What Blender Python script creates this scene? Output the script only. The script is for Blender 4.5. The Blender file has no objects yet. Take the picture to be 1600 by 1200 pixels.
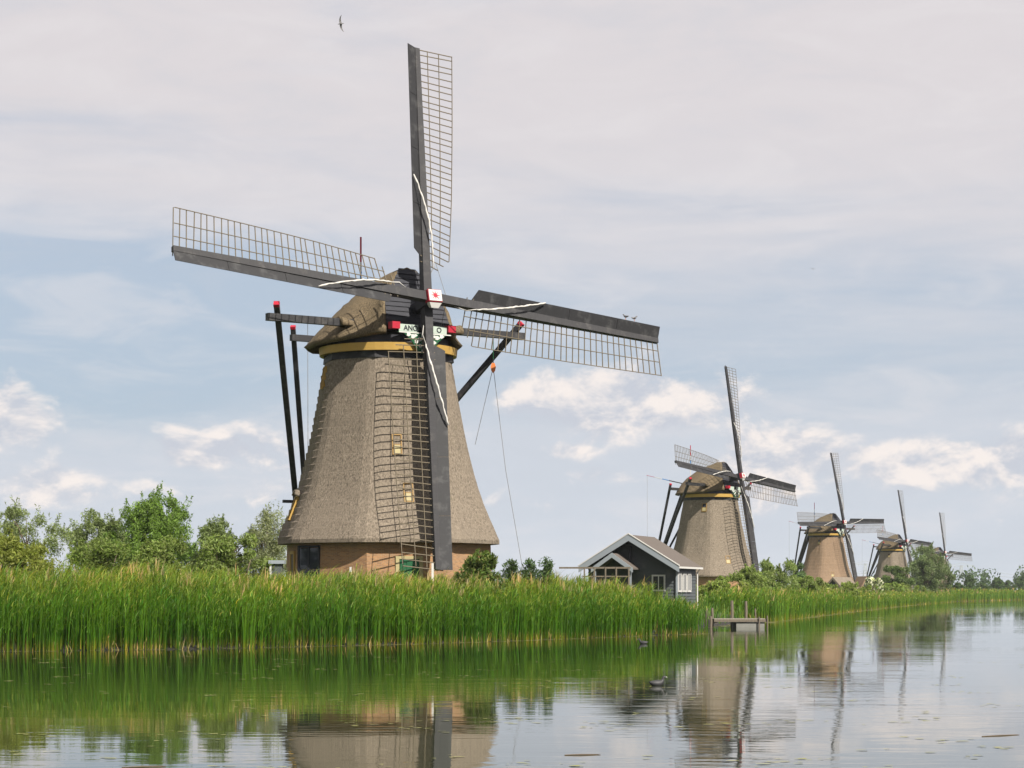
import bpy, math, random
import numpy as np
from mathutils import Matrix, Vector
random.seed(7)
rng = np.random.default_rng(11)
R = math.radians
sc = bpy.context.scene

# ------------------------------------------------------------------ camera
FPX, CAMH, YH = 3400.0, 2.2, 925.0          # focal length and horizon of the photograph in its pixels (1600 x 1200)
cam = bpy.data.cameras.new('camera')
camo = bpy.data.objects.new('camera', cam)
sc.collection.objects.link(camo)
camo.location = (0, 0, CAMH)
camo.rotation_euler = (R(90), 0, 0)
cam.sensor_width = 36
cam.lens = 36 * FPX / 1600
cam.shift_y = (YH - 600) / 1600
cam.clip_start = 0.5
cam.clip_end = 20000
sc.camera = camo

# ------------------------------------------------------------------ light
SUN_AZ, SUN_EL = 38.0, 44.0                 # degrees right of straight behind the camera, above the horizon
sun_to = Vector((math.sin(R(SUN_AZ)) * math.cos(R(SUN_EL)), -math.cos(R(SUN_AZ)) * math.cos(R(SUN_EL)), math.sin(R(SUN_EL))))
sun = bpy.data.lights.new('sun', 'SUN')
sun.energy = 5.0
sun.angle = R(0.6)
sun.color = (1.0, 0.94, 0.84)
suno = bpy.data.objects.new('sun', sun)
sc.collection.objects.link(suno)
suno.rotation_euler = sun_to.to_track_quat('Z', 'Y').to_euler()
suno.location = (40, -60, 80)
sc.view_settings.view_transform = 'Standard'
sc.view_settings.look = 'None'
sc.view_settings.exposure = 0.85
sc.view_settings.gamma = 1.0
sc.view_settings.use_curve_mapping = False

# ------------------------------------------------------------------ node helper
class NT:
    def __init__(s, tree):
        s.t = tree; s.n = tree.nodes; s.l = tree.links
    def node(s, typ, **kw):
        nd = s.n.new(typ)
        for k, v in kw.items():
            setattr(nd, k, v)
        return nd
    def put(s, sock, v):
        if hasattr(v, 'links') or isinstance(v, bpy.types.NodeSocket):
            s.l.new(v, sock)
        elif v is not None:
            sock.default_value = v
    def math(s, op, a, b=None, c=None, clamp=False):
        nd = s.node('ShaderNodeMath', operation=op); nd.use_clamp = clamp
        s.put(nd.inputs[0], a)
        if b is not None: s.put(nd.inputs[1], b)
        if c is not None: s.put(nd.inputs[2], c)
        return nd.outputs[0]
    def mix(s, fac, a, b, blend='MIX'):
        nd = s.node('ShaderNodeMix', data_type='RGBA', blend_type=blend)
        s.put(nd.inputs[0], fac)
        for i, v in ((6, a), (7, b)):
            if isinstance(v, tuple) and len(v) == 3: v = (*v, 1)
            s.put(nd.inputs[i], v)
        return nd.outputs[2]
    def noise(s, vec, scale, detail=4, rough=0.55, dist=0.0):
        nd = s.node('ShaderNodeTexNoise')
        if vec is not None: s.l.new(vec, nd.inputs['Vector'])
        nd.inputs['Scale'].default_value = scale
        nd.inputs['Detail'].default_value = detail
        nd.inputs['Roughness'].default_value = rough
        nd.inputs['Distortion'].default_value = dist
        return nd.outputs[0]
    def mapping(s, vec, scale=(1, 1, 1), loc=(0, 0, 0), rot=(0, 0, 0)):
        nd = s.node('ShaderNodeMapping')
        s.l.new(vec, nd.inputs[0])
        nd.inputs['Location'].default_value = loc
        nd.inputs['Rotation'].default_value = rot
        nd.inputs['Scale'].default_value = scale
        return nd.outputs[0]
    def smooth(s, v, lo, hi, a=0.0, b=1.0):
        nd = s.node('ShaderNodeMapRange', interpolation_type='SMOOTHSTEP')
        s.put(nd.inputs[0], v)
        for i, q in enumerate((lo, hi, a, b)):
            s.put(nd.inputs[i + 1], q)
        return nd.outputs[0]
    def combine(s, x, y, z):
        nd = s.node('ShaderNodeCombineXYZ')
        for i, v in enumerate((x, y, z)): s.put(nd.inputs[i], v)
        return nd.outputs[0]

# ------------------------------------------------------------------ world: Nishita sky under a veil of cloud and low cumulus
world = bpy.data.worlds.new('World')
sc.world = world
world.use_nodes = True
w = NT(world.node_tree)
for nd in list(w.n): w.n.remove(nd)
tc = w.node('ShaderNodeTexCoord')
sep = w.node('ShaderNodeSeparateXYZ'); w.l.new(tc.outputs['Generated'], sep.inputs[0])
dx, dy, dz = sep.outputs
az = w.math('ARCTAN2', dx, dy)
el = dz
sky = w.node('ShaderNodeTexSky', sky_type='NISHITA')
sky.sun_disc = False
sky.sun_elevation = R(SUN_EL)
sky.sun_rotation = R(180 - SUN_AZ)
sky.air_density = 1.0; sky.dust_density = 1.6; sky.ozone_density = 1.2
blue = w.mix(1.0, sky.outputs[0], (0.095, 0.095, 0.095), 'MULTIPLY')
# high veil, streaked along the horizon
v1 = w.noise(w.combine(w.math('MULTIPLY', az, 3.2), w.math('MULTIPLY', el, 22.0), 0.3), 1.0, 5, 0.55, 0.5)
v2 = w.noise(w.combine(w.math('MULTIPLY', az, 9.0), w.math('MULTIPLY', el, 70.0), 4.3), 1.0, 5, 0.6, 0.4)
vv = w.math('ADD', w.math('MULTIPLY', v1, 0.75), w.math('MULTIPLY', v2, 0.25))
# the veil is thinnest in a band some 7 degrees up and thick overhead
band = w.math('MULTIPLY', w.smooth(el, 0.05, 0.115), w.smooth(el, 0.19, 0.125))
west = w.smooth(az, 0.05, -0.22)
thin = w.math('MULTIPLY', band, w.math('ADD', 0.17, w.math('MULTIPLY', west, 0.50)))
veil = w.smooth(w.math('SUBTRACT', vv, thin), 0.12, 0.52)
veil = w.math('ADD', 0.36, w.math('MULTIPLY', veil, 0.60))
high = w.smooth(el, 0.03, 0.24)
veilcol = w.mix(high, (0.62, 0.665, 0.74), (0.745, 0.70, 0.715))
base = w.mix(veil, w.mix(0.6, blue, (0.36, 0.52, 0.72)), veilcol)
# cumulus: named banks plus a loose scatter all round the horizon
blobs = [(985, 632, 165, 46, 1.0), (935, 625, 60, 40, .5), (1215, 722, 95, 55, .95), (1420, 720, 130, 40, .75), (1570, 728, 80, 42, .95), (335, 708, 100, 30, .8),
         (30, 662, 75, 48, .9), (75, 760, 90, 34, .8), (885, 705, 45, 18, .7), (310, 770, 170, 30, .45), (800, 790, 70, 22, .5), (845, 735, 30, 12, .4), (1130, 690, 80, 30, .45),
         (940, 745, 60, 20, .5)]
acc = None
for (bx, by, rx, ry, st) in blobs:
    ca, ce = (bx - 800) / FPX, (YH - by) / FPX
    ex = w.math('MULTIPLY', w.math('SUBTRACT', az, ca), FPX / rx)
    ey = w.math('MULTIPLY', w.math('SUBTRACT', el, ce), FPX / ry)
    q = w.math('ADD', w.math('MULTIPLY', ex, ex), w.math('MULTIPLY', ey, ey))
    g = w.math('MULTIPLY', w.math('POWER', 2.718, w.math('MULTIPLY', q, -0.55)), st)
    acc = g if acc is None else w.math('MAXIMUM', acc, g)
far_az = w.smooth(w.math('ABSOLUTE', az), 0.25, 0.4)
lowband = w.math('MULTIPLY', w.smooth(el, 0.0, 0.03), w.smooth(el, 0.14, 0.06))
acc = w.math('MAXIMUM', acc, w.math('MULTIPLY', w.math('MULTIPLY', far_az, lowband), 0.55))
def cum(off):
    n = w.noise(w.combine(w.math('MULTIPLY', az, 30.0), w.math('MULTIPLY', w.math('ADD', el, off), 48.0), 2.2), 1.0, 8, 0.60, 0.25)
    return w.math('ADD', acc, w.math('MULTIPLY', w.math('SUBTRACT', n, 0.5), 1.9))
c0 = cum(0.0); c1 = cum(0.007)
cmask = w.smooth(c0, 0.33, 0.78)
lit = w.smooth(w.math('SUBTRACT', c0, c1), -0.20, 0.26)
ccol = w.mix(lit, (0.585, 0.615, 0.69), (0.96, 0.88, 0.835))
mot = w.noise(w.combine(w.math('MULTIPLY', az, 14.0), w.math('MULTIPLY', el, 46.0), 7.7), 1.0, 6, 0.6, 0.6)
base = w.mix(w.math('MULTIPLY', w.smooth(mot, 0.46, 0.72), 0.38), base, (0.80, 0.77, 0.785))
base = w.mix(w.math('MULTIPLY', w.smooth(mot, 0.50, 0.28), 0.22), base, (0.56, 0.60, 0.67))
skyc = w.mix(w.math('MULTIPLY', cmask, 0.94), base, ccol)
# below the horizon (never seen, only fills the sphere)
bg = w.node('ShaderNodeBackground'); w.l.new(skyc, bg.inputs[0]); bg.inputs[1].default_value = 0.555
wo = w.node('ShaderNodeOutputWorld'); w.l.new(bg.outputs[0], wo.inputs[0])

# ------------------------------------------------------------------ materials
def material(name, build):
    m = bpy.data.materials.new(name); m.use_nodes = True
    t = NT(m.node_tree)
    bs = t.n['Principled BSDF']
    build(t, bs)
    return m
def setp(bs, **kw):
    for k, v in kw.items():
        bs.inputs[k.replace('_', ' ')].default_value = v
def obj_co(t):
    return t.node('ShaderNodeTexCoord').outputs['Object']
def bump(t, bs, h, strength=0.4, dist=0.02):
    b = t.node('ShaderNodeBump'); b.inputs['Strength'].default_value = strength; b.inputs['Distance'].default_value = dist
    t.l.new(h, b.inputs['Height']); t.l.new(b.outputs[0], bs.inputs['Normal'])

def thatch(ca, cb, cc, course=0.0):
    def f(t, bs):
        co = obj_co(t)
        fine = t.noise(t.mapping(co, (15, 15, 7)), 1.0, 6, 0.75)
        streak = t.noise(t.mapping(co, (7, 7, .5)), 1.0, 4, 0.6)
        big = t.noise(co, 0.45, 4, 0.6)
        col = t.mix(t.smooth(fine, 0.34, 0.66), ca, cb)
        col = t.mix(t.math('MULTIPLY', t.smooth(streak, 0.35, 0.75), 0.45), col, cc)
        col = t.mix(t.math('MULTIPLY', t.smooth(big, 0.45, 0.7), 0.45), col, tuple(0.72 * c for c in cb))
        moss = t.noise(co, 1.3, 5, 0.7)
        col = t.mix(t.math('MULTIPLY', t.smooth(moss, 0.62, 0.78), 0.35), col, (0.11, 0.115, 0.05))
        bandn = t.noise(t.mapping(co, (.25, .25, 1.5)), 1.0, 4, 0.65)
        col = t.mix(t.math('MULTIPLY', t.smooth(bandn, 0.42, 0.68), 0.42), col, tuple(0.62 * c for c in cb))
        damp = t.noise(t.mapping(co, (1.8, 1.8, .16)), 1.0, 5, 0.7)
        col = t.mix(t.math('MULTIPLY', t.smooth(damp, 0.56, 0.74), 0.40), col, tuple(1.1 * c for c in ca))
        h = t.math('ADD', fine, t.math('MULTIPLY', streak, 0.6))
        if course:
            sepn = t.node('ShaderNodeSeparateXYZ'); t.l.new(co, sepn.inputs[0])
            wv = t.math('FRACT', t.math('MULTIPLY', t.math('ADD', sepn.outputs[2], t.math('MULTIPLY', moss, 0.12)), course))
            h = t.math('ADD', h, t.math('MULTIPLY', wv, 1.1))
        t.l.new(col, bs.inputs['Base Color'])
        setp(bs, Roughness=0.95)
        bs.inputs['Specular IOR Level'].default_value = 0.15
        bump(t, bs, h, 0.6, 0.032)
    return f
M = {}
M['thatch'] = material('thatch_body', thatch((0.062, 0.051, 0.040), (0.25, 0.208, 0.162), (0.185, 0.151, 0.116), 2.2))
M['thatch_cap'] = material('thatch_cap', thatch((0.042, 0.033, 0.022), (0.185, 0.142, 0.088), (0.125, 0.096, 0.06)))
M['thatch_warm'] = material('thatch_warm', thatch((0.115, 0.08, 0.055), (0.28, 0.195, 0.13), (0.21, 0.145, 0.095), 1.6))

def paint(c, rough=0.55, var=0.25, dirt=(0.2, 0.19, 0.17), dirtamt=0.25, grain=(3, 3, 30)):
    def f(t, bs):
        co = obj_co(t)
        n = t.noise(t.mapping(co, grain), 1.0, 5, 0.65)
        n2 = t.noise(co, 1.7, 5, 0.65)
        col = t.mix(n, tuple(x * (1 - var) for x in c), tuple(min(1, x * (1 + var)) for x in c))
        col = t.mix(t.math('MULTIPLY', t.smooth(n2, 0.5, 0.75), dirtamt), col, dirt)
        t.l.new(col, bs.inputs['Base Color'])
        setp(bs, Roughness=rough)
        bs.inputs['Specular IOR Level'].default_value = 0.3
        bump(t, bs, n, 0.25, 0.01)
    return f
M['stock'] = material('stock_paint', paint((0.026, 0.0255, 0.028), 0.65, 0.45, (0.085, 0.08, 0.075), 0.6, (2, 2, 22)))
M['board_dark'] = material('board_dark', paint((0.018, 0.018, 0.020), 0.65, 0.3, (0.10, 0.10, 0.10), 0.4))
M['tar'] = material('tarred_board', paint((0.020, 0.021, 0.028), 0.6, 0.4, (0.06, 0.06, 0.07), 0.4))
M['bar'] = material('weathered_slat', paint((0.115, 0.095, 0.066), 0.85, 0.35, (0.10, 0.085, 0.07), 0.4, (9, 9, 9)))
M['white'] = material('white_paint', paint((0.48, 0.47, 0.45), 0.6, 0.08, (0.4, 0.38, 0.33), 0.3))
M['mint'] = material('mint_paint', paint((0.34, 0.40, 0.35), 0.6, 0.1, (0.2, 0.2, 0.17), 0.4))
M['canvas'] = material('canvas', paint((0.46, 0.445, 0.42), 0.9, 0.1, (0.5, 0.47, 0.42), 0.3, (8, 8, 8)))
M['red'] = material('red_paint', paint((0.33, 0.010, 0.028), 0.5, 0.2, (0.25, 0.02, 0.02), 0.3))
M['ochre'] = material('ochre_paint', paint((0.36, 0.225, 0.055), 0.6, 0.15, (0.28, 0.2, 0.09), 0.35))
M['ochre_dark'] = material('ochre_worn', paint((0.22, 0.13, 0.035), 0.6, 0.2, (0.16, 0.12, 0.06), 0.4))
M['cream'] = material('cream_paint', paint((0.30, 0.255, 0.13), 0.6, 0.1, (0.4, 0.33, 0.18), 0.3))
M['green'] = material('green_paint', paint((0.010, 0.075, 0.03), 0.5, 0.25, (0.03, 0.07, 0.04), 0.3))
M['blue'] = material('blue_paint', paint((0.02, 0.16, 0.42), 0.45, 0.15))
M['rope'] = material('rope', paint((0.20, 0.20, 0.19), 0.9, 0.2))
M['orange'] = material('orange_paint', paint((0.55, 0.16, 0.04), 0.5, 0.15))
M['house_grey'] = material('house_board', paint((0.062, 0.070, 0.075), 0.6, 0.2, (0.15, 0.15, 0.14), 0.3, (30, 2, 30)))
M['barge'] = material('bargeboard_grey', paint((0.21, 0.235, 0.26), 0.6, 0.1, (0.2, 0.2, 0.2), 0.25))
M['felt'] = material('roof_felt', paint((0.095, 0.080, 0.070), 0.95, 0.22, (0.09, 0.08, 0.07), 0.5, (14, 14, 14)))
M['oldwood'] = material('old_wood', paint((0.125, 0.105, 0.08), 0.9, 0.45, (0.09, 0.085, 0.07), 0.5, (14, 14, 2)))
M['deck'] = material('deck_plank', paint((0.22, 0.20, 0.165), 0.85, 0.25, (0.15, 0.14, 0.11), 0.4, (2, 14, 14)))
M['concrete'] = material('float_grey', paint((0.17, 0.17, 0.155), 0.85, 0.2, (0.10, 0.11, 0.08), 0.5, (3, 3, 3)))
M['bark'] = material('bark', paint((0.11, 0.085, 0.06), 0.95, 0.35, (0.05, 0.05, 0.04), 0.4, (12, 12, 3)))
M['steel'] = material('galvanised_steel', paint((0.30, 0.32, 0.34), 0.5, 0.1))
def glass(t, bs):
    setp(bs, Base_Color=(0.02, 0.025, 0.035, 1), Roughness=0.06)
    n = t.noise(obj_co(t), 2.0, 2)
    bump(t, bs, n, 0.1, 0.01)
M['glass'] = material('window_glass', glass)
def brick(t, bs):
    uv = t.node('ShaderNodeUVMap').outputs[0]
    br = t.node('ShaderNodeTexBrick'); t.l.new(uv, br.inputs['Vector'])
    br.inputs['Scale'].default_value = 1.0
    br.inputs['Brick Width'].default_value = 0.22; br.inputs['Row Height'].default_value = 0.065; br.inputs['Mortar Size'].default_value = 0.009
    br.inputs['Color1'].default_value = (0.33, 0.165, 0.065, 1); br.inputs['Color2'].default_value = (0.19, 0.09, 0.042, 1)
    br.inputs['Mortar'].default_value = (0.24, 0.19, 0.13, 1); br.inputs['Bias'].default_value = -0.1
    n = t.noise(uv, 1.4, 5, 0.65)
    col = t.mix(t.math('MULTIPLY', t.smooth(n, 0.42, 0.75), 0.5), br.outputs[0], (0.24, 0.165, 0.095))
    col = t.mix(t.math('MULTIPLY', t.smooth(t.noise(uv, 14.0, 3), 0.4, 0.8), 0.4), col, (0.30, 0.19, 0.10))
    t.l.new(col, bs.inputs['Base Color']); setp(bs, Roughness=0.92)
    bump(t, bs, t.math('MULTIPLY', br.outputs['Fac'], -1.0), 0.6, 0.01)
M['brick'] = material('old_brick', brick)
def leafmat(trans):
    def f(t, bs):
        at = t.node('ShaderNodeAttribute', attribute_name='Col')
        t.l.new(at.outputs[0], bs.inputs['Base Color']); setp(bs, Roughness=0.55)
        bs.inputs['Specular IOR Level'].default_value = 0.25
        tr = t.node('ShaderNodeBsdfTranslucent')
        t.l.new(t.mix(1.0, at.outputs[0], (1.15, 1.25, 0.6), 'MULTIPLY'), tr.inputs[0])
        mx = t.node('ShaderNodeMixShader'); mx.inputs[0].default_value = trans
        out = t.n['Material Output']
        t.l.new(bs.outputs[0], mx.inputs[1]); t.l.new(tr.outputs[0], mx.inputs[2]); t.l.new(mx.outputs[0], out.inputs[0])
    return f
M['leaf'] = material('leaf', leafmat(0.42))
def soil(t, bs):
    co = obj_co(t)
    n = t.noise(co, 0.25, 6, 0.65); n2 = t.noise(co, 6.0, 5, 0.7)
    col = t.mix(t.smooth(n, 0.35, 0.7), (0.055, 0.105, 0.018), (0.11, 0.15, 0.035))
    col = t.mix(t.math('MULTIPLY', t.smooth(n2, 0.45, 0.8), 0.5), col, (0.14, 0.125, 0.06))
    sz = t.node('ShaderNodeSeparateXYZ'); t.l.new(co, sz.inputs[0])
    col = t.mix(t.smooth(t.math('ADD', sz.outputs[2], t.math('MULTIPLY', n2, 0.3)), 0.45, 0.95), (0.011, 0.010, 0.006), col)   # wet mud at the edge
    t.l.new(col, bs.inputs['Base Color']); setp(bs, Roughness=1.0)
    bump(t, bs, n2, 0.8, 0.08)
M['ground'] = material('meadow_ground', soil)
def water(t, bs):
    co = obj_co(t)
    setp(bs, Base_Color=(0.018, 0.024, 0.010, 1), Roughness=0.015, IOR=1.333)
    fine = t.noise(t.mapping(co, (0.9, 2.6, 1)), 1.0, 3, 0.5, 0.3)
    swell = t.noise(t.mapping(co, (0.25, 0.8, 1)), 1.0, 2, 0.5)
    tiny = t.noise(t.mapping(co, (4.0, 9.0, 1)), 1.0, 2, 0.5)
    patch = t.smooth(t.noise(t.mapping(co, (0.03, 0.07, 1)), 1.0, 3, 0.5), 0.38, 0.66, 0.15, 1.0)
    h = t.math('ADD', t.math('MULTIPLY', fine, 0.5), t.math('MULTIPLY', swell, 0.9))
    h = t.math('ADD', h, t.math('MULTIPLY', tiny, 0.05))
    bump(t, bs, t.math('MULTIPLY', h, patch), 1.0, 0.0085)
M['water'] = material('canal_water', water)
def coot_m(t, bs): setp(bs, Base_Color=(0.02, 0.02, 0.022, 1), Roughness=0.6)
M['coot'] = material('dark_feathers', coot_m)
def gullm(t, bs):
    n = t.noise(obj_co(t), 9.0, 3)
    t.l.new(t.mix(t.smooth(n, .35, .65), (0.05, 0.047, 0.047), (0.16, 0.155, 0.155)), bs.inputs['Base Color']); setp(bs, Roughness=0.7)
M['gull'] = material('grey_feathers', gullm)

# ------------------------------------------------------------------ mesh helpers
def link(o):
    sc.collection.objects.link(o); return o
def tag(o, label=None, cat=None, group=None, kind=None):
    if label: o['label'] = label
    if cat: o['category'] = cat
    if group: o['group'] = group
    if kind: o['kind'] = kind
    return o
def empty(name, loc, rz=0.0):
    o = bpy.data.objects.new(name, None); link(o)
    o.location = loc; o.rotation_euler = (0, 0, rz); o.empty_display_size = 0.5
    return o
class MB:
    def __init__(s): s.v = []; s.f = []; s.uv = None
    def add(s, vs, fs):
        b = len(s.v); s.v += [tuple(p) for p in vs]; s.f += [tuple(i + b for i in q) for q in fs]; return s
    def box(s, x0, x1, y0, y1, z0, z1):
        return s.add([(x, y, z) for x in (x0, x1) for y in (y0, y1) for z in (z0, z1)],
                     [(0, 1, 3, 2), (4, 6, 7, 5), (0, 4, 5, 1), (2, 3, 7, 6), (0, 2, 6, 4), (1, 5, 7, 3)])
    def bar(s, p, q, a, b=None, up=(0, 0, 1), a2=None, b2=None):
        p, q = Vector(p), Vector(q); d = (q - p).normalized(); up = Vector(up)
        if abs(d.dot(up)) > 0.98: up = Vector((0, 1, 0))
        sd = d.cross(up).normalized(); u = sd.cross(d).normalized()
        b = a if b is None else b; a2 = a if a2 is None else a2; b2 = b if b2 is None else b2
        vs = []
        for c, A, B in ((p, a, b), (q, a2, b2)):
            vs += [c - sd * A / 2 - u * B / 2, c + sd * A / 2 - u * B / 2, c + sd * A / 2 + u * B / 2, c - sd * A / 2 + u * B / 2]
        return s.add(vs, [(0, 3, 2, 1), (4, 5, 6, 7), (0, 1, 5, 4), (1, 2, 6, 5), (2, 3, 7, 6), (3, 0, 4, 7)])
    def tube(s, pts, rad, n=8):
        pts = [Vector(p) for p in pts]; m = len(pts)
        rad = rad if isinstance(rad, (list, tuple)) else [rad] * m
        vs = []; fs = []
        for i, p in enumerate(pts):
            d = (pts[min(i + 1, m - 1)] - pts[max(i - 1, 0)]).normalized()
            up = Vector((0, 0, 1)) if abs(d.z) < 0.95 else Vector((1, 0, 0))
            a = d.cross(up).normalized(); b = a.cross(d)
            vs += [p + (a * math.cos(6.28319 * k / n) + b * math.sin(6.28319 * k / n)) * rad[i] for k in range(n)]
        for i in range(m - 1):
            for k in range(n):
                fs.append((i * n + k, i * n + (k + 1) % n, (i + 1) * n + (k + 1) % n, (i + 1) * n + k))
        fs.append(tuple(range(n - 1, -1, -1))); fs.append(tuple((m - 1) * n + k for k in range(n)))
        return s.add(vs, fs)
    def prism(s, poly, y0, y1):           # polygon in x,z extruded along y
        n = len(poly)
        vs = [(x, y0, z) for x, z in poly] + [(x, y1, z) for x, z in poly]
        fs = [tuple(range(n)), tuple(range(2 * n - 1, n - 1, -1))] + [(k, n + k, n + (k + 1) % n, (k + 1) % n) for k in range(n)]
        return s.add(vs, fs)
    def mesh(s, name, mat, smooth=False):
        me = bpy.data.meshes.new(name); me.from_pydata(s.v, [], s.f); me.materials.append(mat)
        me.validate()
        import bmesh
        bm = bmesh.new(); bm.from_mesh(me); bmesh.ops.recalc_face_normals(bm, faces=bm.faces); bm.to_mesh(me); bm.free()
        if smooth: me.polygons.foreach_set('use_smooth', [True] * len(me.polygons))
        return me
    def build(s, name, mat, parent=None, mtx=None, smooth=False):
        return inst(name, s.mesh(name, mat, smooth), parent, mtx)
def inst(name, me, parent=None, mtx=None):
    o = bpy.data.objects.new(name, me); link(o)
    if parent is not None: o.parent = parent
    if mtx is not None: o.matrix_basis = mtx
    return o
CACHE = {}
def cached(key, fn):
    if key not in CACHE: CACHE[key] = fn()
    return CACHE[key]
def fast_mesh(name, V, F, mat, col=None, quads=True):
    """big mesh from numpy arrays: V (n,3), F (m,4) or (m,3)"""
    me = bpy.data.meshes.new(name)
    k = F.shape[1]
    me.vertices.add(len(V)); me.vertices.foreach_set('co', V.astype(np.float32).ravel())
    me.loops.add(F.size); me.loops.foreach_set('vertex_index', F.astype(np.int32).ravel())
    me.polygons.add(len(F)); me.polygons.foreach_set('loop_start', np.arange(0, F.size, k, dtype=np.int32))
    me.polygons.foreach_set('loop_total', np.full(len(F), k, dtype=np.int32))
    if col is not None:
        a = me.color_attributes.new('Col', 'FLOAT_COLOR', 'POINT')
        a.data.foreach_set('color', np.concatenate([col, np.ones((len(col), 1))], 1).astype(np.float32).ravel())
    me.materials.append(mat); me.update(calc_edges=True); me.validate()
    return me
def at(px, py, Y):
    return Vector(((px - 800) * Y / FPX, Y, CAMH + (YH - py) * Y / FPX))

# ------------------------------------------------------------------ setting: water and land
WL = [(-400, -15), (-120, 38), (-60, 62), (-40, 70.5), (-18.9, 80.4), (-12.4, 84), (-5.5, 90.5), (0, 98), (5.2, 107), (10.0, 115), (10.9, 124), (11.4, 134), (13.5, 142),
      (18.5, 159), (24.7, 187), (38.8, 249), (69, 374), (102, 499), (137, 590), (190, 720), (300, 900), (700, 1150), (2500, 2000), (4000, 2600)]
def wl_pts(step):
    out = []
    for (a, b) in zip(WL[:-1], WL[1:]):
        n = max(1, int(math.dist(a, b) / step))
        for i in range(n):
            f = i / n; out.append((a[0] + (b[0] - a[0]) * f, a[1] + (b[1] - a[1]) * f))
    return np.array(out)
wp = MB(); wp.add([(-4500, -4500, 0), (4500, -4500, 0), (4500, 4500, 0), (-4500, 4500, 0)], [(0, 1, 2, 3)])
tag(wp.build('water', M['water']), kind='structure')
def land():
    P = np.array(WL, float)
    T = np.gradient(P, axis=0); T /= np.linalg.norm(T, axis=1)[:, None]
    N = np.stack([-T[:, 1], T[:, 0]], 1)             # to the left of the direction of travel: inland
    prof = [(-1.0, -0.6), (0.0, 0.02), (1.2, 0.16), (4.0, 0.8), (8.0, 1.25)]
    V = []; n = len(P)
    for off, z in prof:
        for i in range(n):
            j = 0.25 * math.sin(i * 2.1 + off)
            V.append((P[i, 0] + N[i, 0] * (off + j), P[i, 1] + N[i, 1] * (off + j), z))
    F = []
    for r in range(len(prof) - 1):
        for i in range(n - 1): F.append((r * n + i, r * n + i + 1, (r + 1) * n + i + 1, (r + 1) * n + i))
    r0 = (len(prof) - 1) * n
    b = len(V)
    V += [(4200, 4300, 1.3), (-4300, 4300, 1.3), (-4300, -40, 1.3)]
    F.append(tuple(r0 + i for i in range(n)) + (b, b + 1, b + 2))
    m = MB(); m.add(V, F)
    return m.build('ground', M['ground'])
tag(land(), kind='structure')

# ------------------------------------------------------------------ windmills
def oct_profile(prof, ang0, sub=6, noise=0.0, round_=0.06, close=True, step=None):
    """eight-sided body: prof = [(z, corner radius)], corner azimuths ang0 + 45 k"""
    V = []; F = []; nr = 8 * sub; rs = random.Random(3)
    for iz, (z, r) in enumerate(prof):
        for k in range(8):
            a0 = R(ang0 + 45 * k); a1 = R(ang0 + 45 * (k + 1))
            p0 = (math.sin(a0) * r, -math.cos(a0) * r); p1 = (math.sin(a1) * r, -math.cos(a1) * r)
            for j in range(sub):
                f = j / sub
                x = p0[0] + (p1[0] - p0[0]) * f; y = p0[1] + (p1[1] - p0[1]) * f
                g = 1.0 - (round_ * 0.35 if j == 0 else 0) + 0.012 * math.sin(math.pi * f)
                g += noise * (rs.random() - 0.5) / max(r, 1)
                if step == k and 3 < iz < len(prof) - 3: g += ((0.085 if iz % 2 == 0 else 0.0) + .05 * rs.random()) / r * min(1, 4 * f + .3)
                V.append((x * g, y * g, z + noise * 0.4 * (rs.random() - 0.5)))
    for i in range(len(prof) - 1):
        for k in range(nr):
            F.append((i * nr + k, i * nr + (k + 1) % nr, (i + 1) * nr + (k + 1) % nr, (i + 1) * nr + k))
    if close:
        F.append(tuple(range(nr))); F.append(tuple((len(prof) - 1) * nr + k for k in range(nr)))
    m = MB(); m.add(V, F); return m
BODY = [(4.74, 5.25), (4.60, 5.55), (4.62, 5.86), (4.80, 5.86), (5.3, 5.64), (6.0, 5.32), (6.7, 5.02), (7.4, 4.77), (8.3, 4.50), (9.2, 4.27), (10.1, 4.06), (11.1, 3.86), (12.2, 3.65), (13.2, 3.47), (13.95, 3.34), (14.0, 3.0)]
def body_r(z):
    zs = [p[0] for p in BODY[3:-1]]; rs_ = [p[1] for p in BODY[3:-1]]
    return float(np.interp(z, zs, rs_))
def facet_matrix(az, off, z, proud=0.0, slope=True, radius=None):
    """frame on the facet whose normal has azimuth az: x to the right along the facet, -y outward, z up"""
    r = (body_r(z) if radius is None else radius) * math.cos(R(22.5)) + proud
    n = Vector((math.sin(R(az)), -math.cos(R(az)), 0)); t = Vector((math.cos(R(az)), math.sin(R(az)), 0))
    p = n * r + t * off; p.z = z
    tilt = 0.0
    if slope:
        tilt = math.atan((body_r(z - .5) - body_r(z + .5)) * math.cos(R(22.5)))
    return Matrix.Translation(p) @ Matrix.Rotation(R(az), 4, 'Z') @ Matrix.Rotation(-tilt, 4, 'X')

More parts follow.
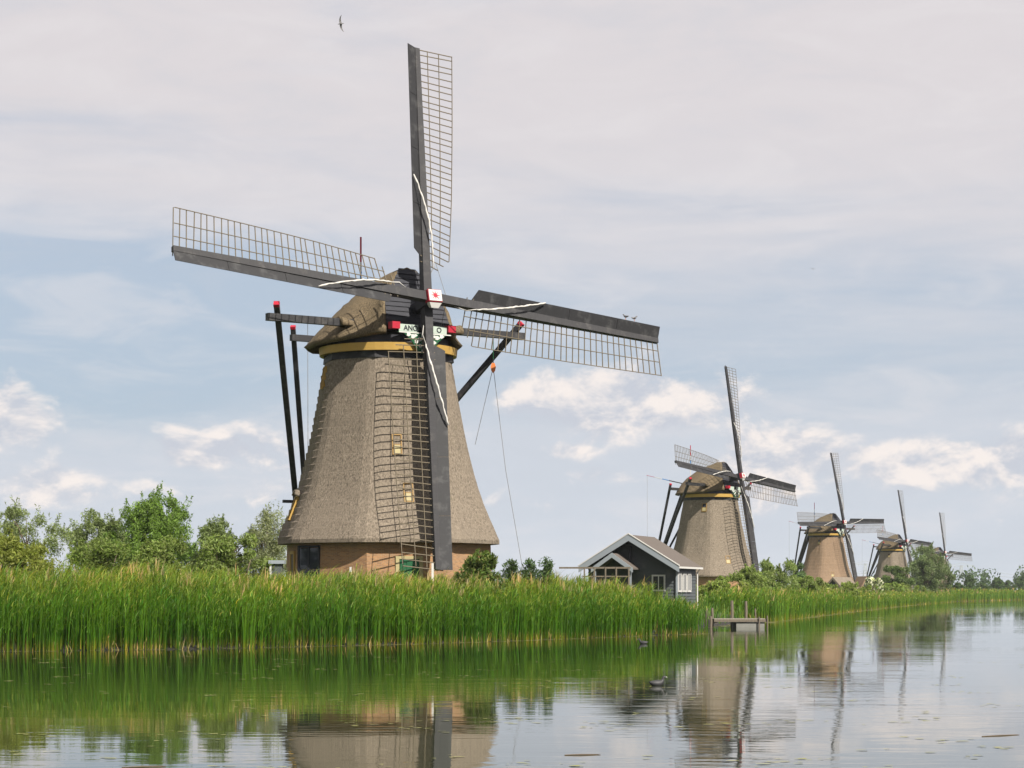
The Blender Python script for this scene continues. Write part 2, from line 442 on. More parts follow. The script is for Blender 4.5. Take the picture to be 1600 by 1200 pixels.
LH, ZH, RS = 4.0, 16.67, 13.8     # hub in front of the axis, hub height, sail length
def cap_mesh():
    nv, nu = 22, 14
    vs_ = np.linspace(0, 1, nv)
    we = np.interp(vs_, [0, .12, .3, .5, .7, .85, .95, 1], [2.55, 3.1, 3.75, 4.05, 3.75, 2.9, 1.7, .5])
    zr = np.interp(vs_, [0, .15, .4, .62, .8, .92, 1], [18.55, 18.5, 18.05, 17.45, 16.75, 16.0, 15.2])
    ze = np.interp(vs_, [0, .1, .3, 1], [15.05, 15.0, 14.78, 14.55])
    rs = random.Random(5); V = []; F = []
    ts = np.linspace(-1, 1, 2 * nu + 1)
    for i, v in enumerate(vs_):
        for t in ts:
            u = 1 - abs(t)
            z = ze[i] + u * (zr[i] - ze[i])
            e = 1.0 - 0.32 * min(1, v * 3)
            top = 0.42 * (1 - v) + 0.1
            hw = top + (we[i] - top) * (1 - u) ** e
            k0 = max(0.0, 1 - v * 4.5); hw = hw * (1 - k0) + k0 * float(np.interp(u, [0, .46, .97, 1], [2.12, 1.86, .5, .42]))
            if u > 0.93: hw *= (1 - u) / 0.07 * 0.85 + 0.15
            sf = 3.0 - 0.375 * (z - 15.6)
            s_ = sf + (-4.4 - sf) * v
            j = 0.05
            V.append((math.copysign(hw, t) * (1 if t else 0) + rs.uniform(-j, j) * .6, -s_ + rs.uniform(-j, j) * (v > 0), z + rs.uniform(-j, j) * .5))
    n = len(ts)
    for i in range(nv - 1):
        for k in range(n - 1): F.append((i * n + k, i * n + k + 1, (i + 1) * n + k + 1, (i + 1) * n + k))
    m = MB(); m.add(V, F); me = m.mesh('cap', M['thatch_cap'], True)
    return me
def theta(r):                      # twist of the lattice along the sail
    return R(float(np.interp(r, [2, 6, 10, 14], [24, 12, 3, -5])))
SW = 2.0
def stock_half():
    m = MB(); m.bar((0, 0, 0.0), (0, 0, RS), 0.46, 0.42, up=(0, 1, 0), a2=0.26, b2=0.24); return m.mesh('sail', M['stock'])
BAR_R = [2.0 + 0.358 * k for k in range(33)] + [13.76]
def bar_len(i): return 1.15 if i == 0 else (1.6 if i == 1 else SW)
def bar_mesh(L):
    m = MB(); m.bar((-0.35, 0, 0), (L, 0, 0), 0.036, 0.04); return m.mesh('sail_slat', M['bar'])
def rail_mesh(fr, i0):
    m = MB(); p = None
    for i in range(i0, len(BAR_R)):
        r = BAR_R[i]; th = theta(r); q = Vector((math.cos(th) * fr * SW, math.sin(th) * fr * SW - 0.03, r))
        if p is not None: m.bar(p, q, 0.034, 0.034, up=(1, 0, 0))
        p = q
    return m
def wind_board(k):
    r0 = [2.25, 5.1, 8.1, 11.1][k]; r1 = [5.08, 8.08, 11.08, RS][k]
    m = MB(); vs = []
    for r in (r0, r1):
        hw = 0.23 - 0.1 * r / RS; wd = 0.60
        i0 = 0.22 if (k == 0 and r == r0) else 0
        for (x, y) in ((-hw, -0.10), (-hw - wd * .93, -0.10 - wd * .38), (-hw - wd * .93, -0.065 - wd * .38), (-hw, -0.065)):
            vs.append((x, y, r + (0.35 if i0 and x < -hw - .1 else 0)))
    m.add(vs, [(0, 1, 2, 3), (7, 6, 5, 4), (0, 4, 5, 1), (1, 5, 6, 2), (2, 6, 7, 3), (3, 7, 4, 0)])
    return m.mesh('wind_board', M['board_dark'])
def cloth_mesh():
    m = MB(); pts = []; rad = []
    for k in range(25):
        f = k / 24; r = 2.4 + 4.1 * f
        x = 0.30 - 1.0 * f ** 1.4; y = -0.30 - 0.18 * math.sin(f * 3.1) - 0.15 * f
        pts.append((x + 0.02 * math.sin(k * 2.3) * math.sin(k * 1.1), y + .02 * math.sin(k * 1.7), r)); rad.append(0.026 + 0.024 * math.sin(min(1, f * 3.5) * 1.57) * (1 - f * .5) + 0.016 * math.sin(k * 1.9) * math.cos(k * .7))
    m.tube(pts, rad, 8)
    pts = [(0.30, -0.3, 2.4), (0.42, -0.2, 1.9), (0.2, 0.0, 1.3)]
    m.tube(pts, 0.025, 5)
    return m.mesh('rolled_sailcloth', M['canvas'], True)
def star_poly(r0, r1, n):
    return [((r0 if k % 2 == 0 else r1) * math.sin(math.pi * k / n), (r0 if k % 2 == 0 else r1) * math.cos(math.pi * k / n)) for k in range(2 * n)]
def lettering(txt, size, mat):
    cu = bpy.data.curves.new('lettering', 'FONT'); cu.body = txt; cu.size = size; cu.extrude = 0.006; cu.align_x = 'CENTER'; cu.align_y = 'CENTER'
    cu.offset = 0.008
    o = bpy.data.objects.new('tmp', cu); link(o)
    dg = bpy.context.evaluated_depsgraph_get()
    me = bpy.data.meshes.new_from_object(o.evaluated_get(dg)); me.name = 'lettering'
    me.materials.clear(); me.materials.append(mat)
    bpy.data.objects.remove(o)
    return me

def windmill(idx, hub, psi, tau, phi, oct0, label, warm=False, detail=2):
    psi, tau, phi = R(psi), R(tau), R(phi)
    ax = Vector((hub[0] - math.sin(psi) * LH, hub[1] + math.cos(psi) * LH, hub[2] - ZH))
    g = 1.25 - ax.z                                   # local height of the ground
    root = empty('windmill', (ax.x, ax.y, 1.25))
    tag(root, label, 'windmill', 'thatched windmills along the canal')
    T0 = Matrix.Translation((0, 0, -g))               # local z = 0 is the ground; model heights count from the water
    th = M['thatch_warm'] if warm else M['thatch']
    # masonry base
    b = oct_profile([(g - 0.6, 5.42), (2.5, 5.36), (4.75, 5.28)], oct0, 5, 0.0, 0.0)
    me = b.mesh('brick_base', M['brick'])
    uvl = me.uv_layers.new(name='UVMap')
    for poly in me.polygons:
        c = poly.center; a = math.atan2(c.x, -c.y)
        kf = math.floor((math.degrees(a) - oct0) / 45); an = R(oct0 + 45 * kf + 22.5)
        for li in poly.loop_indices:
            v = me.vertices[me.loops[li].vertex_index].co
            uvl.data[li].uv = (v.x * math.cos(an) + v.y * math.sin(an) + kf * 7.3, v.z)
    base = inst('brick_base', me, root, T0)
    # thatched tower
    prof = list(BODY)
    if detail >= 2:                                   # ragged overlapping courses on the old left side
        prof = BODY[:4]; z = 4.95
        while z < 13.85: prof += [(z, body_r(z)), (z + 0.05, body_r(z + 0.05))]; z += 0.36
        prof += BODY[-2:]
    inst('thatched_tower', oct_profile(prof, oct0, 7, 0.05 if detail < 2 else 0.010, 0.06, step=6 if detail >= 2 else None).mesh('thatched_tower', th, False), root, T0)
    # collar under the cap
    inst('tar_collar', oct_profile([(13.84, 3.40), (14.20, 3.36)], oct0, 3, 0, 0).mesh('tar_collar', M['board_dark']), root, T0)
    def ring():
        V = []; F = []; n = 48
        for r, z in ((3.30, 14.18), (3.50, 14.18), (3.54, 14.56), (3.30, 14.56)):
            V += [(r * math.sin(6.28319 * k / n), r * math.cos(6.28319 * k / n), z) for k in range(n)]
        for i in range(4):
            for k in range(n): F.append((i * n + k, i * n + (k + 1) % n, ((i + 1) % 4) * n + (k + 1) % n, ((i + 1) % 4) * n + k))
        m = MB(); m.add(V, F); return m.mesh('curb_ring', M['ochre'])
    inst('curb_ring', cached('ring', ring), root, T0)
    # ---- cap, turned into the wind
    C = T0 @ Matrix.Rotation(psi, 4, 'Z')
    capo = inst('cap', cached('cap', cap_mesh), root, C)
    sm = capo.modifiers.new('thickness', 'SOLIDIFY'); sm.thickness = 0.24; sm.offset = -1
    def soffit():
        m = MB(); n = 40
        pl = [(min(2.4, 3.6) * 0 + 3.1 * math.sin(6.28319 * k / n), 3.1 * math.cos(6.28319 * k / n)) for k in range(n)]
        m.add([(x, y, 14.98) for x, y in pl] + [(x, y, 14.58) for x, y in pl], [tuple(range(n)), tuple(range(2 * n - 1, n - 1, -1))] + [(k, (k + 1) % n, n + (k + 1) % n, n + k) for k in range(n)])
        return m.mesh('cap_floor', M['tar'])  # dark colour here stands in for the black shadow under the cap eaves
    inst('cap_floor', cached('soffit', soffit), root, C)
    # gable of lapped boards, leaning back
    def gable_board(i):
        m = MB(); z0 = 15.42 + i * 0.25; z1 = z0 + 0.29
        def hw(z): return float(np.interp(z, [15.4, 16.7, 18.55], [1.95, 1.80, .52])) - 0.1
        def yf(z): return -(3.0 - 0.375 * (z - 15.6)) + 0.03
        vs = []
        for z, o in ((z0, -0.06), (z1, 0.0)):
            for y in (yf(z) + o, yf(z) + o + 0.035):
                vs += [(-hw(z), y, z), (hw(z), y, z)]
        m.add(vs, [(0, 1, 3, 2), (4, 6, 7, 5), (0, 4, 5, 1), (2, 3, 7, 6), (0, 2, 6, 4), (1, 5, 7, 3)])
        return m.mesh('gable_board', M['tar'])
    for i in range(12): inst('gable_board', cached(('gb', i), lambda: gable_board(i)), root, C)
    # beams through the cap, tail and braces
    def beam(key, name, p, q, a, b_, mat, a2=None, b2=None):
        return inst(name, cached(key, lambda: MB().bar(p, q, a, b_, a2=a2, b2=b2).mesh(name, M[mat])), root, C)
    lz, sz = 15.6, 15.25
    beam('ls', 'long_crossbeam', (-7.5, -1.2, lz), (7.5, -1.2, lz), 0.34, 0.36, 'stock')
    beam('ss', 'short_crossbeam', (-3.9, 3.2, sz), (3.9, 3.2, sz), 0.30, 0.32, 'stock')
    foot = (0, 8.9, 3.3)
    beam('tail', 'tail_pole', (0, 3.6, 15.6), (0, 9.0, 2.7), 0.42, 0.42, 'stock', 0.36, 0.36)
    for sgn in (-1, 1):
        beam(('lb', sgn), 'long_brace', (sgn * 7.1, -1.45, lz + 0.55), (sgn * 0.3, 8.75, 3.5), 0.27, 0.27, 'stock')
        beam(('sb', sgn), 'short_brace', (sgn * 3.65, 3.45, sz + 0.5), (sgn * 0.28, 8.1, 5.0), 0.24, 0.24, 'stock')
        d = (Vector((sgn * 7.1, -1.45, lz + 0.55)) - Vector((sgn * 0.3, 8.75, 3.5))).normalized(); p = Vector((sgn * 7.1, -1.45, lz + 0.55))
        beam(('rt', sgn), 'brace_tip', p, p + d * 0.16, 0.29, 0.29, 'red')
        d = (Vector((sgn * 3.65, 3.45, sz + 0.5)) - Vector((sgn * 0.28, 8.1, 5.0))).normalized(); p = Vector((sgn * 3.65, 3.45, sz + 0.5))
        beam(('rs', sgn), 'brace_tip', p, p + d * 0.14, 0.26, 0.26, 'red')
    beam('tie', 'tail_tie', (-2.6, 6.6, 7.0), (2.6, 6.6, 7.0), 0.16, 0.16, 'stock')
    # thatch hoods over the crossbeam
    def hood(sgn):
        m = MB(); n = 9; vs = []; fs = []
        for i in range(7):
            f = i / 6; x = sgn * (2.7 + .85 * f); rr = 0.30 + 0.12 * f
            for k in range(n):
                a = math.pi * k / (n - 1)
                vs.append((x, -1.2 - math.cos(a) * rr, lz - 0.15 + math.sin(a) * rr * (1.0 + .15 * f)))
        for i in range(6):
            for k in range(n - 1): fs.append((i * n + k, i * n + k + 1, (i + 1) * n + k + 1, (i + 1) * n + k))
        m.add(vs, fs); return m.mesh('beam_hood', M['thatch_cap'], True)
    for sgn in (-1, 1):
        ho = inst('beam_hood', cached(('hood', sgn), lambda: hood(sgn)), root, C)
        q = ho.modifiers.new('thickness', 'SOLIDIFY'); q.thickness = 0.16; q.offset = -1
    # brake lever with its rope, flagpole
    def lev(i):
        P0, P1 = Vector((0.3, 3.4, 15.9)), Vector((0.3, 9.4, 17.25)); f = [(0, .45), (.45, .62), (.62, .8), (.8, 1.0)][i]
        return MB().tube([P0.lerp(P1, f[0]), P0.lerp(P1, f[1])], 0.06 - 0.012 * i, 8).mesh('brake_lever', M[['stock', 'blue', 'white', 'red'][i]])
    for i in range(4): inst('brake_lever', cached(('lev', i), lambda: lev(i)), root, C)
    inst('brake_rope', cached('brope', lambda: MB().tube([(0.3, 9.3, 17.2), (0.32, 9.3, 9.0), (0.3, 9.25, 3.0)], 0.018, 4).mesh('brake_rope', M['rope'])), root, C)
    def pole(i):
        z = [(16.6, 18.3), (18.3, 18.9), (18.9, 19.4), (19.4, 20.7)][i]
        return MB().tube([(0, 2.85, z[0]), (0, 2.85, z[1])], 0.05, 8).mesh('flagpole', M[['white', 'blue', 'white', 'red'][i]])
    for i in range(4): inst('flagpole', cached(('fp', i), lambda: pole(i)), root, C)
    # name boards, red beam ends and carved beard under the gable
    for sgn in (-1, 1):
        nb = inst('name_board', cached(('nb', sgn), lambda: MB().box(-0.55, 0.55, -0.03, 0.03, -0.19, 0.19).mesh('name_board', M['mint'])), root, C @ Matrix.Translation((sgn * 0.83, -3.42, 15.26)))
        if detail >= 2:
            me = cached(('txt', sgn), lambda: lettering('ANO' if sgn < 0 else 'O', 0.36, M['tar']))
            off = 0.12 if sgn < 0 else 0.10
            inst('lettering', me, nb, Matrix.Translation((off, -0.038, 0)) @ Matrix.Rotation(R(90), 4, 'X'))
        inst('red_beam_end', cached('redend', lambda: MB().box(-0.22, 0.22, -0.20, 0.22, -0.17, 0.17).mesh('red_beam_end', M['red'])), root, C @ Matrix.Translation((sgn * 1.62, -3.40, 15.36)))
    def beard():
        m = MB(); pl = [(-1.55, 15.02), (-1.2, 14.98), (-0.75, 14.62), (-0.38, 14.1), (0, 13.95), (0.38, 14.1), (0.75, 14.62), (1.2, 14.98), (1.55, 15.02), (1.5, 15.06), (-1.5, 15.06)]
        m.prism(pl, -3.64, -3.58); return m.mesh('carved_beard', M['green'])
    bd = inst('carved_beard', cached('beard', beard), root, C)
    def scroll():
        m = MB(); rs = random.Random(2)
        for sx in (-1, 1):
            for (x, z, r) in ((.95, 14.93, .10), (.7, 14.85, .11), (.5, 14.6, .10), (.3, 14.72, .10), (.28, 14.4, .09), (.12, 14.15, .08), (.1, 14.9, .12), (.55, 14.9, .07)):
                r *= 1.25; n = 8; pl = [(sx * x + r * (1 + .3 * math.cos(3 * a)) * math.cos(a), z + r * .8 * math.sin(a)) for a in [6.28319 * k / n for k in range(n)]]
                m.prism(pl, -3.66, -3.642)
        m.prism([(-1.5, 15.0), (1.5, 15.0), (1.5, 15.05), (-1.5, 15.05)], -3.66, -3.642)
        return m.mesh('white_scrollwork', M['white'])
    inst('white_scrollwork', cached('scroll', scroll), bd)
    # windshaft and poll end
    SH = C @ Matrix.Translation((0, -LH, ZH)) @ Matrix.Rotation(-tau, 4, 'X')
    inst('windshaft', cached('shaft', lambda: MB().tube([(0, 3.5, 0), (0, 0.6, 0)], 0.33, 16).mesh('windshaft', M['tar'])), root, SH)
    pe = inst('poll_end', cached('poll', lambda: MB().box(-0.36, 0.36, -0.30, 0.75, -0.36, 0.36).mesh('poll_end', M['tar'])), root, SH)
    inst('poll_collar', cached('pollc', lambda: MB().box(-0.385, 0.385, -0.62, -0.28, -0.31, 0.31).mesh('poll_collar', M['red'])), pe)
    inst('poll_face', cached('pollf', lambda: MB().box(-0.36, 0.36, -0.655, -0.60, -0.28, 0.28).mesh('poll_face', M['white'])), pe)
    inst('poll_underside', cached('pollu', lambda: MB().bar((0, -0.44, -0.314), (0, -0.36, -0.56), 0.70, 0.34, up=(0, 1, 0), a2=0.4, b2=0.22).mesh('poll_underside', M['white'])), pe)
    inst('star_emblem', cached('star', lambda: MB().prism(star_poly(0.26, 0.075, 8), -0.675, -0.652).mesh('star_emblem', M['red'])), pe)
    # ---- four sails
    for k in range(4):
        off = (-0.24 if k % 2 else 0.24) * (1 if detail >= 2 else -1)     # which stock passes in front
        S = SH @ Matrix.Translation((0, off, 0)) @ Matrix.Rotation(-(phi + k * math.pi / 2), 4, 'Y')
        sail = inst('sail', cached('stock', stock_half), root, S)
        if detail >= 1:
            for i, r in enumerate(BAR_R):
                L = bar_len(i)
                inst('sail_slat', cached(('bar', L), lambda: bar_mesh(L)), sail, Matrix.Translation((random.uniform(-.02, .02), 0, r + random.gauss(0, .014))) @ Matrix.Rotation(theta(r), 4, 'Z') @ Matrix.Rotation(R(random.gauss(0, .7)), 4, 'Y'))
            for j, (fr, i0) in enumerate(((.30, 0), (.62, 1), (1.0, 2))):
                inst('sail_rail', cached(('rail', j), lambda: rail_mesh(fr, i0).mesh('sail_rail', M['bar'])), sail)
        else:
            def lattice():
                m = MB()
                for fr, i0 in ((.30, 0), (.62, 1), (1.0, 2)):
                    q = rail_mesh(fr, i0); m.add(q.v, q.f)
                for i, r in enumerate(BAR_R):
                    t_ = theta(r); L = bar_len(i); m.bar((-.35 * math.cos(t_), -.35 * math.sin(t_), r), (L * math.cos(t_), L * math.sin(t_), r), .045, .05)
                return m.mesh('sail_lattice', M['bar'])
            tag(inst('sail_lattice', cached('lattice', lattice), sail), kind='stuff')
        for j in range(4): inst('wind_board', cached(('wb', j), lambda: wind_board(j)), sail)
        inst('rolled_sailcloth', cached('cloth', cloth_mesh), sail)
    # ---- windows in the thatch
    def frame(wd, ht, mat, depth=0.10):
        m = MB(); t = 0.055
        m.box(-wd / 2, -wd / 2 + t, -depth, 0.12, -ht / 2, ht / 2).box(wd / 2 - t, wd / 2, -depth, 0.12, -ht / 2, ht / 2)
        m.box(-wd / 2 + t, wd / 2 - t, -depth, 0.12, ht / 2 - t, ht / 2).box(-wd / 2 + t, wd / 2 - t, -depth, 0.12, -ht / 2, -ht / 2 + t)
        m.box(-wd / 2 + t, wd / 2 - t, -depth + .02, 0.10, -0.025, 0.025)
        return m.mesh('window', M[mat])
    def win(az, off, z, wd, ht, half=True, hoodup=False, radius=None, mat='ochre_dark', slope=True, proud=0.0):
        F = T0 @ facet_matrix(az, off, z, proud, slope, radius)
        fo = inst('window', cached(('wf', wd, ht, mat), lambda: frame(wd, ht, mat)), root, F)
        inst('pane', cached(('wp', wd, ht), lambda: MB().box(-wd / 2 + .06, wd / 2 - .06, -0.035, -0.015, -ht / 2 + .06, ht / 2 - .06).mesh('pane', M['glass'])), fo)
        if half:
            inst('sash', cached(('ws', wd, ht), lambda: MB().box(-wd / 2 + .08, wd / 2 - .08, -0.075, -0.04, -ht / 2 + .08, -0.03).mesh('sash', M['cream'])), fo)
        if hoodup:
            def hd():
                m = MB(); n = 9; vs = []; fs = []
                for i, (y, rr) in enumerate(((0.25, .9), (-0.12, .75), (-0.30, .62))):
                    for k in range(n):
                        a = math.pi * k / (n - 1); vs.append((-math.cos(a) * rr * wd, y, ht / 2 - .02 + math.sin(a) * rr * .45))
                for i in range(2):
                    for k in range(n - 1): fs.append((i * n + k, i * n + k + 1, (i + 1) * n + k + 1, (i + 1) * n + k))
                m.add(vs, fs); return m.mesh('thatch_hood', M['thatch'], True)
            h_ = inst('thatch_hood', cached(('hd', wd, ht), hd), fo); q = h_.modifiers.new('thickness', 'SOLIDIFY'); q.thickness = 0.10
    fr_az = oct0 + 22.5
    lo = [fr_az + 45 * k for k in range(8)]
    return root, T0, C, S, SH, lo, win, beam, g

m1 = windmill(1, (-4.12, 107.7, 16.67), 33.3, 13.4, -5.5, -8, 'largest windmill, nearest, grey thatched tower rising behind the reeds', detail=2)
root1, T01, C1, S1, SH1, AZ1, win1, beam1, g1 = m1
# azimuths of facets: AZ1[0] = 14.5 (front right), AZ1[7] = -30.5 + 360 (front left), AZ1[6] = -75.5 + 360 (left)
win1(14.5, -0.35, 9.45, 0.5, 1.05)
win1(14.5, 0.10, 7.05, 0.5, 1.0)
win1(-75.5, 0.35, 13.0, 0.55, 1.15, half=False, mat='ochre', proud=.12)
win1(-75.5, 0.30, 6.4, 0.7, 1.3, half=False, hoodup=True, mat='ochre', proud=.14)
def door1():
    F = T01 @ facet_matrix(14.5, 0.05, 2.75, 0.0, False, 5.33)
    d = inst('door', MB().box(-0.48, 0.48, -0.09, 0.03, -1.4, 1.05).mesh('door', M['green']), root1, F)
    fr = MB().box(-0.68, -0.5, -0.12, 0.05, -1.4, 1.2).box(0.5, 0.68, -0.12, 0.05, -1.4, 1.2).box(-0.5, 0.5, -0.12, 0.05, 1.06, 1.2)
    inst('door_frame', fr.mesh('door_frame', M['cream']), d)
    for x in (-0.32, 0.0, 0.32): inst('door_panel', cached('dpan', lambda: MB().box(-0.13, 0.13, -0.115, -0.085, -1.3, 0.95).mesh('door_panel', M['green'])), d, Matrix.Translation((x, 0, 0)))
    # big dark window with panes on the front left facet, door on the shaded left facet
    F = T01 @ facet_matrix(-30.5, -1.38, 3.35, 0.0, False, 5.33)
    m = MB()
    for x in (-0.62, 0.0, 0.62): m.box(x - 0.045, x + 0.045, -0.1, 0.03, -1.25, 1.15)
    for z in (-1.2, -0.1, 1.1): m.box(-0.57, -0.05, -0.1, 0.03, z - .05, z + .05).box(0.05, 0.57, -0.1, 0.03, z - .05, z + .05)
    wd = inst('window', m.mesh('window', M['tar']), root1, F)
    tag(wd, 'tall dark window with four panes')
    for x in (-.31, .31):
        for z in (-.65, .5): inst('pane', cached('bigpane', lambda: MB().box(-.26, .26, -.06, -.03, -.52, .52).mesh('pane', M['glass'])), wd, Matrix.Translation((x, 0, z)))
    F = T01 @ facet_matrix(-75.5, 0.55, 3.0, 0.0, False, 5.33)
    d2 = inst('door', MB().box(-0.45, 0.45, -0.07, 0.03, -1.5, 1.1).mesh('door', M['oldwood']), root1, F)
    inst('door_frame', MB().box(-0.62, -0.46, -0.12, 0.05, -1.5, 1.25).box(0.46, 0.62, -0.12, 0.05, -1.5, 1.25).box(-0.46, 0.46, -0.12, 0.05, 1.1, 1.25).mesh('door_frame', M['ochre']), d2)
    F = T01 @ facet_matrix(-30.5, 0.75, 2.9, 0.0, False, 5.33)
    m = MB(); m.box(-1.0, 1.0, -0.05, 0.02, 0.5, 0.56).box(-0.03, 0.03, -0.05, 0.02, -0.9, 0.5)
    # hoisting tackle by the right end of the crossbeam
    e = C1 @ Vector((5.6, -1.2, 15.4)) ; e2 = C1 @ Vector((5.6, -1.2, 13.9))
    inst('tackle_rope', MB().tube([e, e2], 0.022, 5).mesh('tackle_rope', M['green']), root1)
    pu = inst('pulley_block', MB().prism([(-.1, -.2), (0, -.32), (.1, -.2), (.14, 0), (.07, .2), (-.07, .2), (-.14, 0)], -.07, .07).mesh('pulley_block', M['orange']), root1, Matrix.Translation(e2))
    inst('hook', MB().tube([(0, 0, .2), (0, 0, .42)], .03, 6).mesh('hook', M['tar']), pu)
    q1 = e2 + Vector((1.55, 0, -10.6)); q2 = e2 + Vector((-0.95, 0.6, -4.0))
    inst('tackle_rope', MB().tube([e2, (e2 + q1) / 2 + Vector((-.12, 0, -.1)), q1], 0.014, 4).mesh('tackle_rope', M['rope']), root1)
    inst('tackle_rope', MB().tube([e2, q2], 0.014, 4).mesh('tackle_rope', M['rope']), root1)
    # lightning cable from the upper sail to the tower
    a = SH1 @ Vector((0.55, -0.2, 1.9)); b_ = SH1 @ Vector((1.0, -0.1, 0.1)); c = C1 @ Vector((1.25, -3.05, 15.3))
    inst('lightning_cable', MB().tube([a, b_, c], 0.013, 4).mesh('lightning_cable', M['rope']), root1)
door1()
FAR = [
    (2, (27.35, 261.92, 16.1), 53.9, 11.9, -5.1, -6, 'second nearest windmill, thatched tower rising behind the grey shed', False, 1),
    (3, (64.01, 421.04, 15.66), 44.8, 11.9, 1.3, -20, 'middle windmill of the row, warm brown tower above a small thatched hut', True, 0),
    (4, (103.39, 571.4, 15.55), 50.3, 12.5, -3.5, -12, 'small distant windmill just left of the round willow', False, 0),
    (5, (145.39, 731.53, 15.5), 38.0, 13.0, -3.8, -12, 'smallest and farthest windmill, half hidden behind the round willow', False, 0)]
for (i, hub, ps, ta, ph, oc, lab, wm, dt) in FAR:
    mm = windmill(i, hub, ps, ta, ph, oc, lab, wm, dt)
    wn, lo = mm[6], mm[5]
    vis = min(lo, key=lambda a: abs(((a - 0 + 180) % 360) - 180 - 14))
    wn(vis, 0.35, 6.6, 0.6, 1.0)
    wn(vis - 45, 0.6, 12.9, 0.6, 1.0)

# ------------------------------------------------------------------ shed by the water
def shed():
    root = empty('shed', (6.69, 125.0, 1.0), R(-17.8))
    tag(root, 'dark grey boarded shed with pale gable boards behind the reeds', 'shed')
    k = 1.83 / 2.95; ZR, HW, LEN = 4.5, 2.95, 6.1            # local heights above the floor
    def zr(x): return ZR - abs(x) * k
    for sg in (-1, 1):
        m = MB(); m.prism([(0, ZR), (sg * HW, zr(HW)), (sg * HW, zr(HW) - .10), (0, ZR - .10)], 0.03, LEN)
        inst('roof_slope', m.mesh('roof_slope', M['felt']), root)
        m = MB(); m.prism([(0, ZR + .03), (sg * (HW + .03), zr(HW) + .01), (sg * (HW + .03), zr(HW) - .34), (0, ZR - .36)], -0.03, 0.03)
        inst('bargeboard', m.mesh('bargeboard', M['barge']), root)
        m = MB(); m.prism([(0, ZR + .09), (sg * (HW + .06), zr(HW) + .07), (sg * (HW + .06), zr(HW) + .012), (0, ZR + .032)], -0.06, 0.04)
        inst('roof_edge_trim', m.mesh('roof_edge_trim', M['white']), root)
        m = MB(); m.box(sg * HW - .02, sg * HW + .05, 0.05, LEN, zr(HW) - .12, zr(HW) - .01)
        inst('gutter', m.mesh('gutter', M['white']), root)
    # walls of lapped boards
    FW = 2.62; h = 0.19
    for i in range(22):
        z0 = i * h; hw = min(FW, (ZR - .16 - (z0 + h)) / k)
        if hw < 0.25: break
        for y in ((0.95,) if i < 99 else ()):
            m = MB(); m.add([(-hw, y - .035, z0), (hw, y - .035, z0), (hw, y, z0 + h + .02), (-hw, y, z0 + h + .02), (-hw, y + .03, z0), (hw, y + .03, z0), (hw, y + .03, z0 + h + .02), (-hw, y + .03, z0 + h + .02)],
                            [(0, 1, 2, 3), (4, 7, 6, 5), (0, 4, 5, 1), (3, 2, 6, 7), (0, 3, 7, 4), (1, 5, 6, 2)])
            inst('wall_board', m.mesh('wall_board', M['house_grey']), root)
        m = MB(); m.box(-min(FW, hw), min(FW, hw), LEN - .45, LEN - .4, z0, z0 + h)
        inst('wall_board', m.mesh('wall_board', M['house_grey']), root)
    me = None
    for sg in (-1, 1):
        for i in range(14):
            z0 = i * h; x = sg * FW
            m = MB(); y0, y1 = 0.9, LEN - .4
            m.add([(x + sg * .045, y0, z0), (x + sg * .045, y1, z0), (x + sg * .01, y1, z0 + h + .02), (x + sg * .01, y0, z0 + h + .02), (x - sg * .03, y0, z0), (x - sg * .03, y1, z0), (x - sg * .03, y1, z0 + h + .02), (x - sg * .03, y0, z0 + h + .02)],
                  [(0, 1, 2, 3), (4, 7, 6, 5), (0, 4, 5, 1), (3, 2, 6, 7), (0, 3, 7, 4), (1, 5, 6, 2)])
            inst('wall_board', m.mesh('wall_board', M['house_grey']), root)
    def window(mtx, wd, ht):
        m = MB(); t = .09
        m.box(-wd / 2, -wd / 2 + t, -.05, .03, -ht / 2, ht / 2).box(wd / 2 - t, wd / 2, -.05, .03, -ht / 2, ht / 2)
        m.box(-wd / 2 + t, wd / 2 - t, -.05, .03, ht / 2 - t, ht / 2).box(-wd / 2 + t, wd / 2 - t, -.05, .03, -ht / 2, -ht / 2 + t)
        f = inst('window', m.mesh('window', M['white']), root, mtx)
        inst('pane', MB().box(-wd / 2 + .08, wd / 2 - .08, -.02, 0, -ht / 2 + .08, ht / 2 - .08).mesh('pane', M['glass']), f)
        inst('glazing_bar', MB().box(-.025, .025, -.045, -.022, -ht / 2 + t, ht / 2 - t).mesh('glazing_bar', M['white']), f)
    window(Matrix.Translation((1.55, 0.93, 1.72)), 0.8, 0.95)
    for y in (1.35, 2.55, 3.75):
        window(Matrix.Translation((FW + .06, y, 1.75)) @ Matrix.Rotation(R(90), 4, 'Z'), 0.85, 1.1)
    inst('corner_trim', MB().box(FW - .03, FW + .07, .82, .9, 0, 2.6).mesh('corner_trim', M['barge']), root)
    inst('downpipe', MB().tube([(FW + .3, LEN - .42, 2.58), (FW + .12, LEN - .42, 2.35), (FW + .12, LEN - .42, .1)], .045, 8).mesh('downpipe', M['white']), root)
    # porch gable standing out on the left
    px, pz, ph, phw = -0.75, 3.42, 0.86, 1.2
    for sg in (-1, 1):
        m = MB(); m.prism([(px, pz), (px + sg * phw, pz - ph), (px + sg * phw, pz - ph - .08), (px, pz - .08)], -0.85, 0.93)
        inst('porch_roof', m.mesh('porch_roof', M['felt']), root)
        m = MB(); m.prism([(px, pz + .03), (px + sg * phw * 1.03, pz - ph + .01), (px + sg * phw * 1.03, pz - ph - .25), (px, pz - .25)], -0.91, -0.853)
        inst('bargeboard', m.mesh('bargeboard', M['barge']), root)
        inst('porch_post', MB().box(px + sg * (phw - .15) - .06, px + sg * (phw - .15) + .06, -.8, -.68, 0, pz - ph).mesh('porch_post', M['barge']), root)
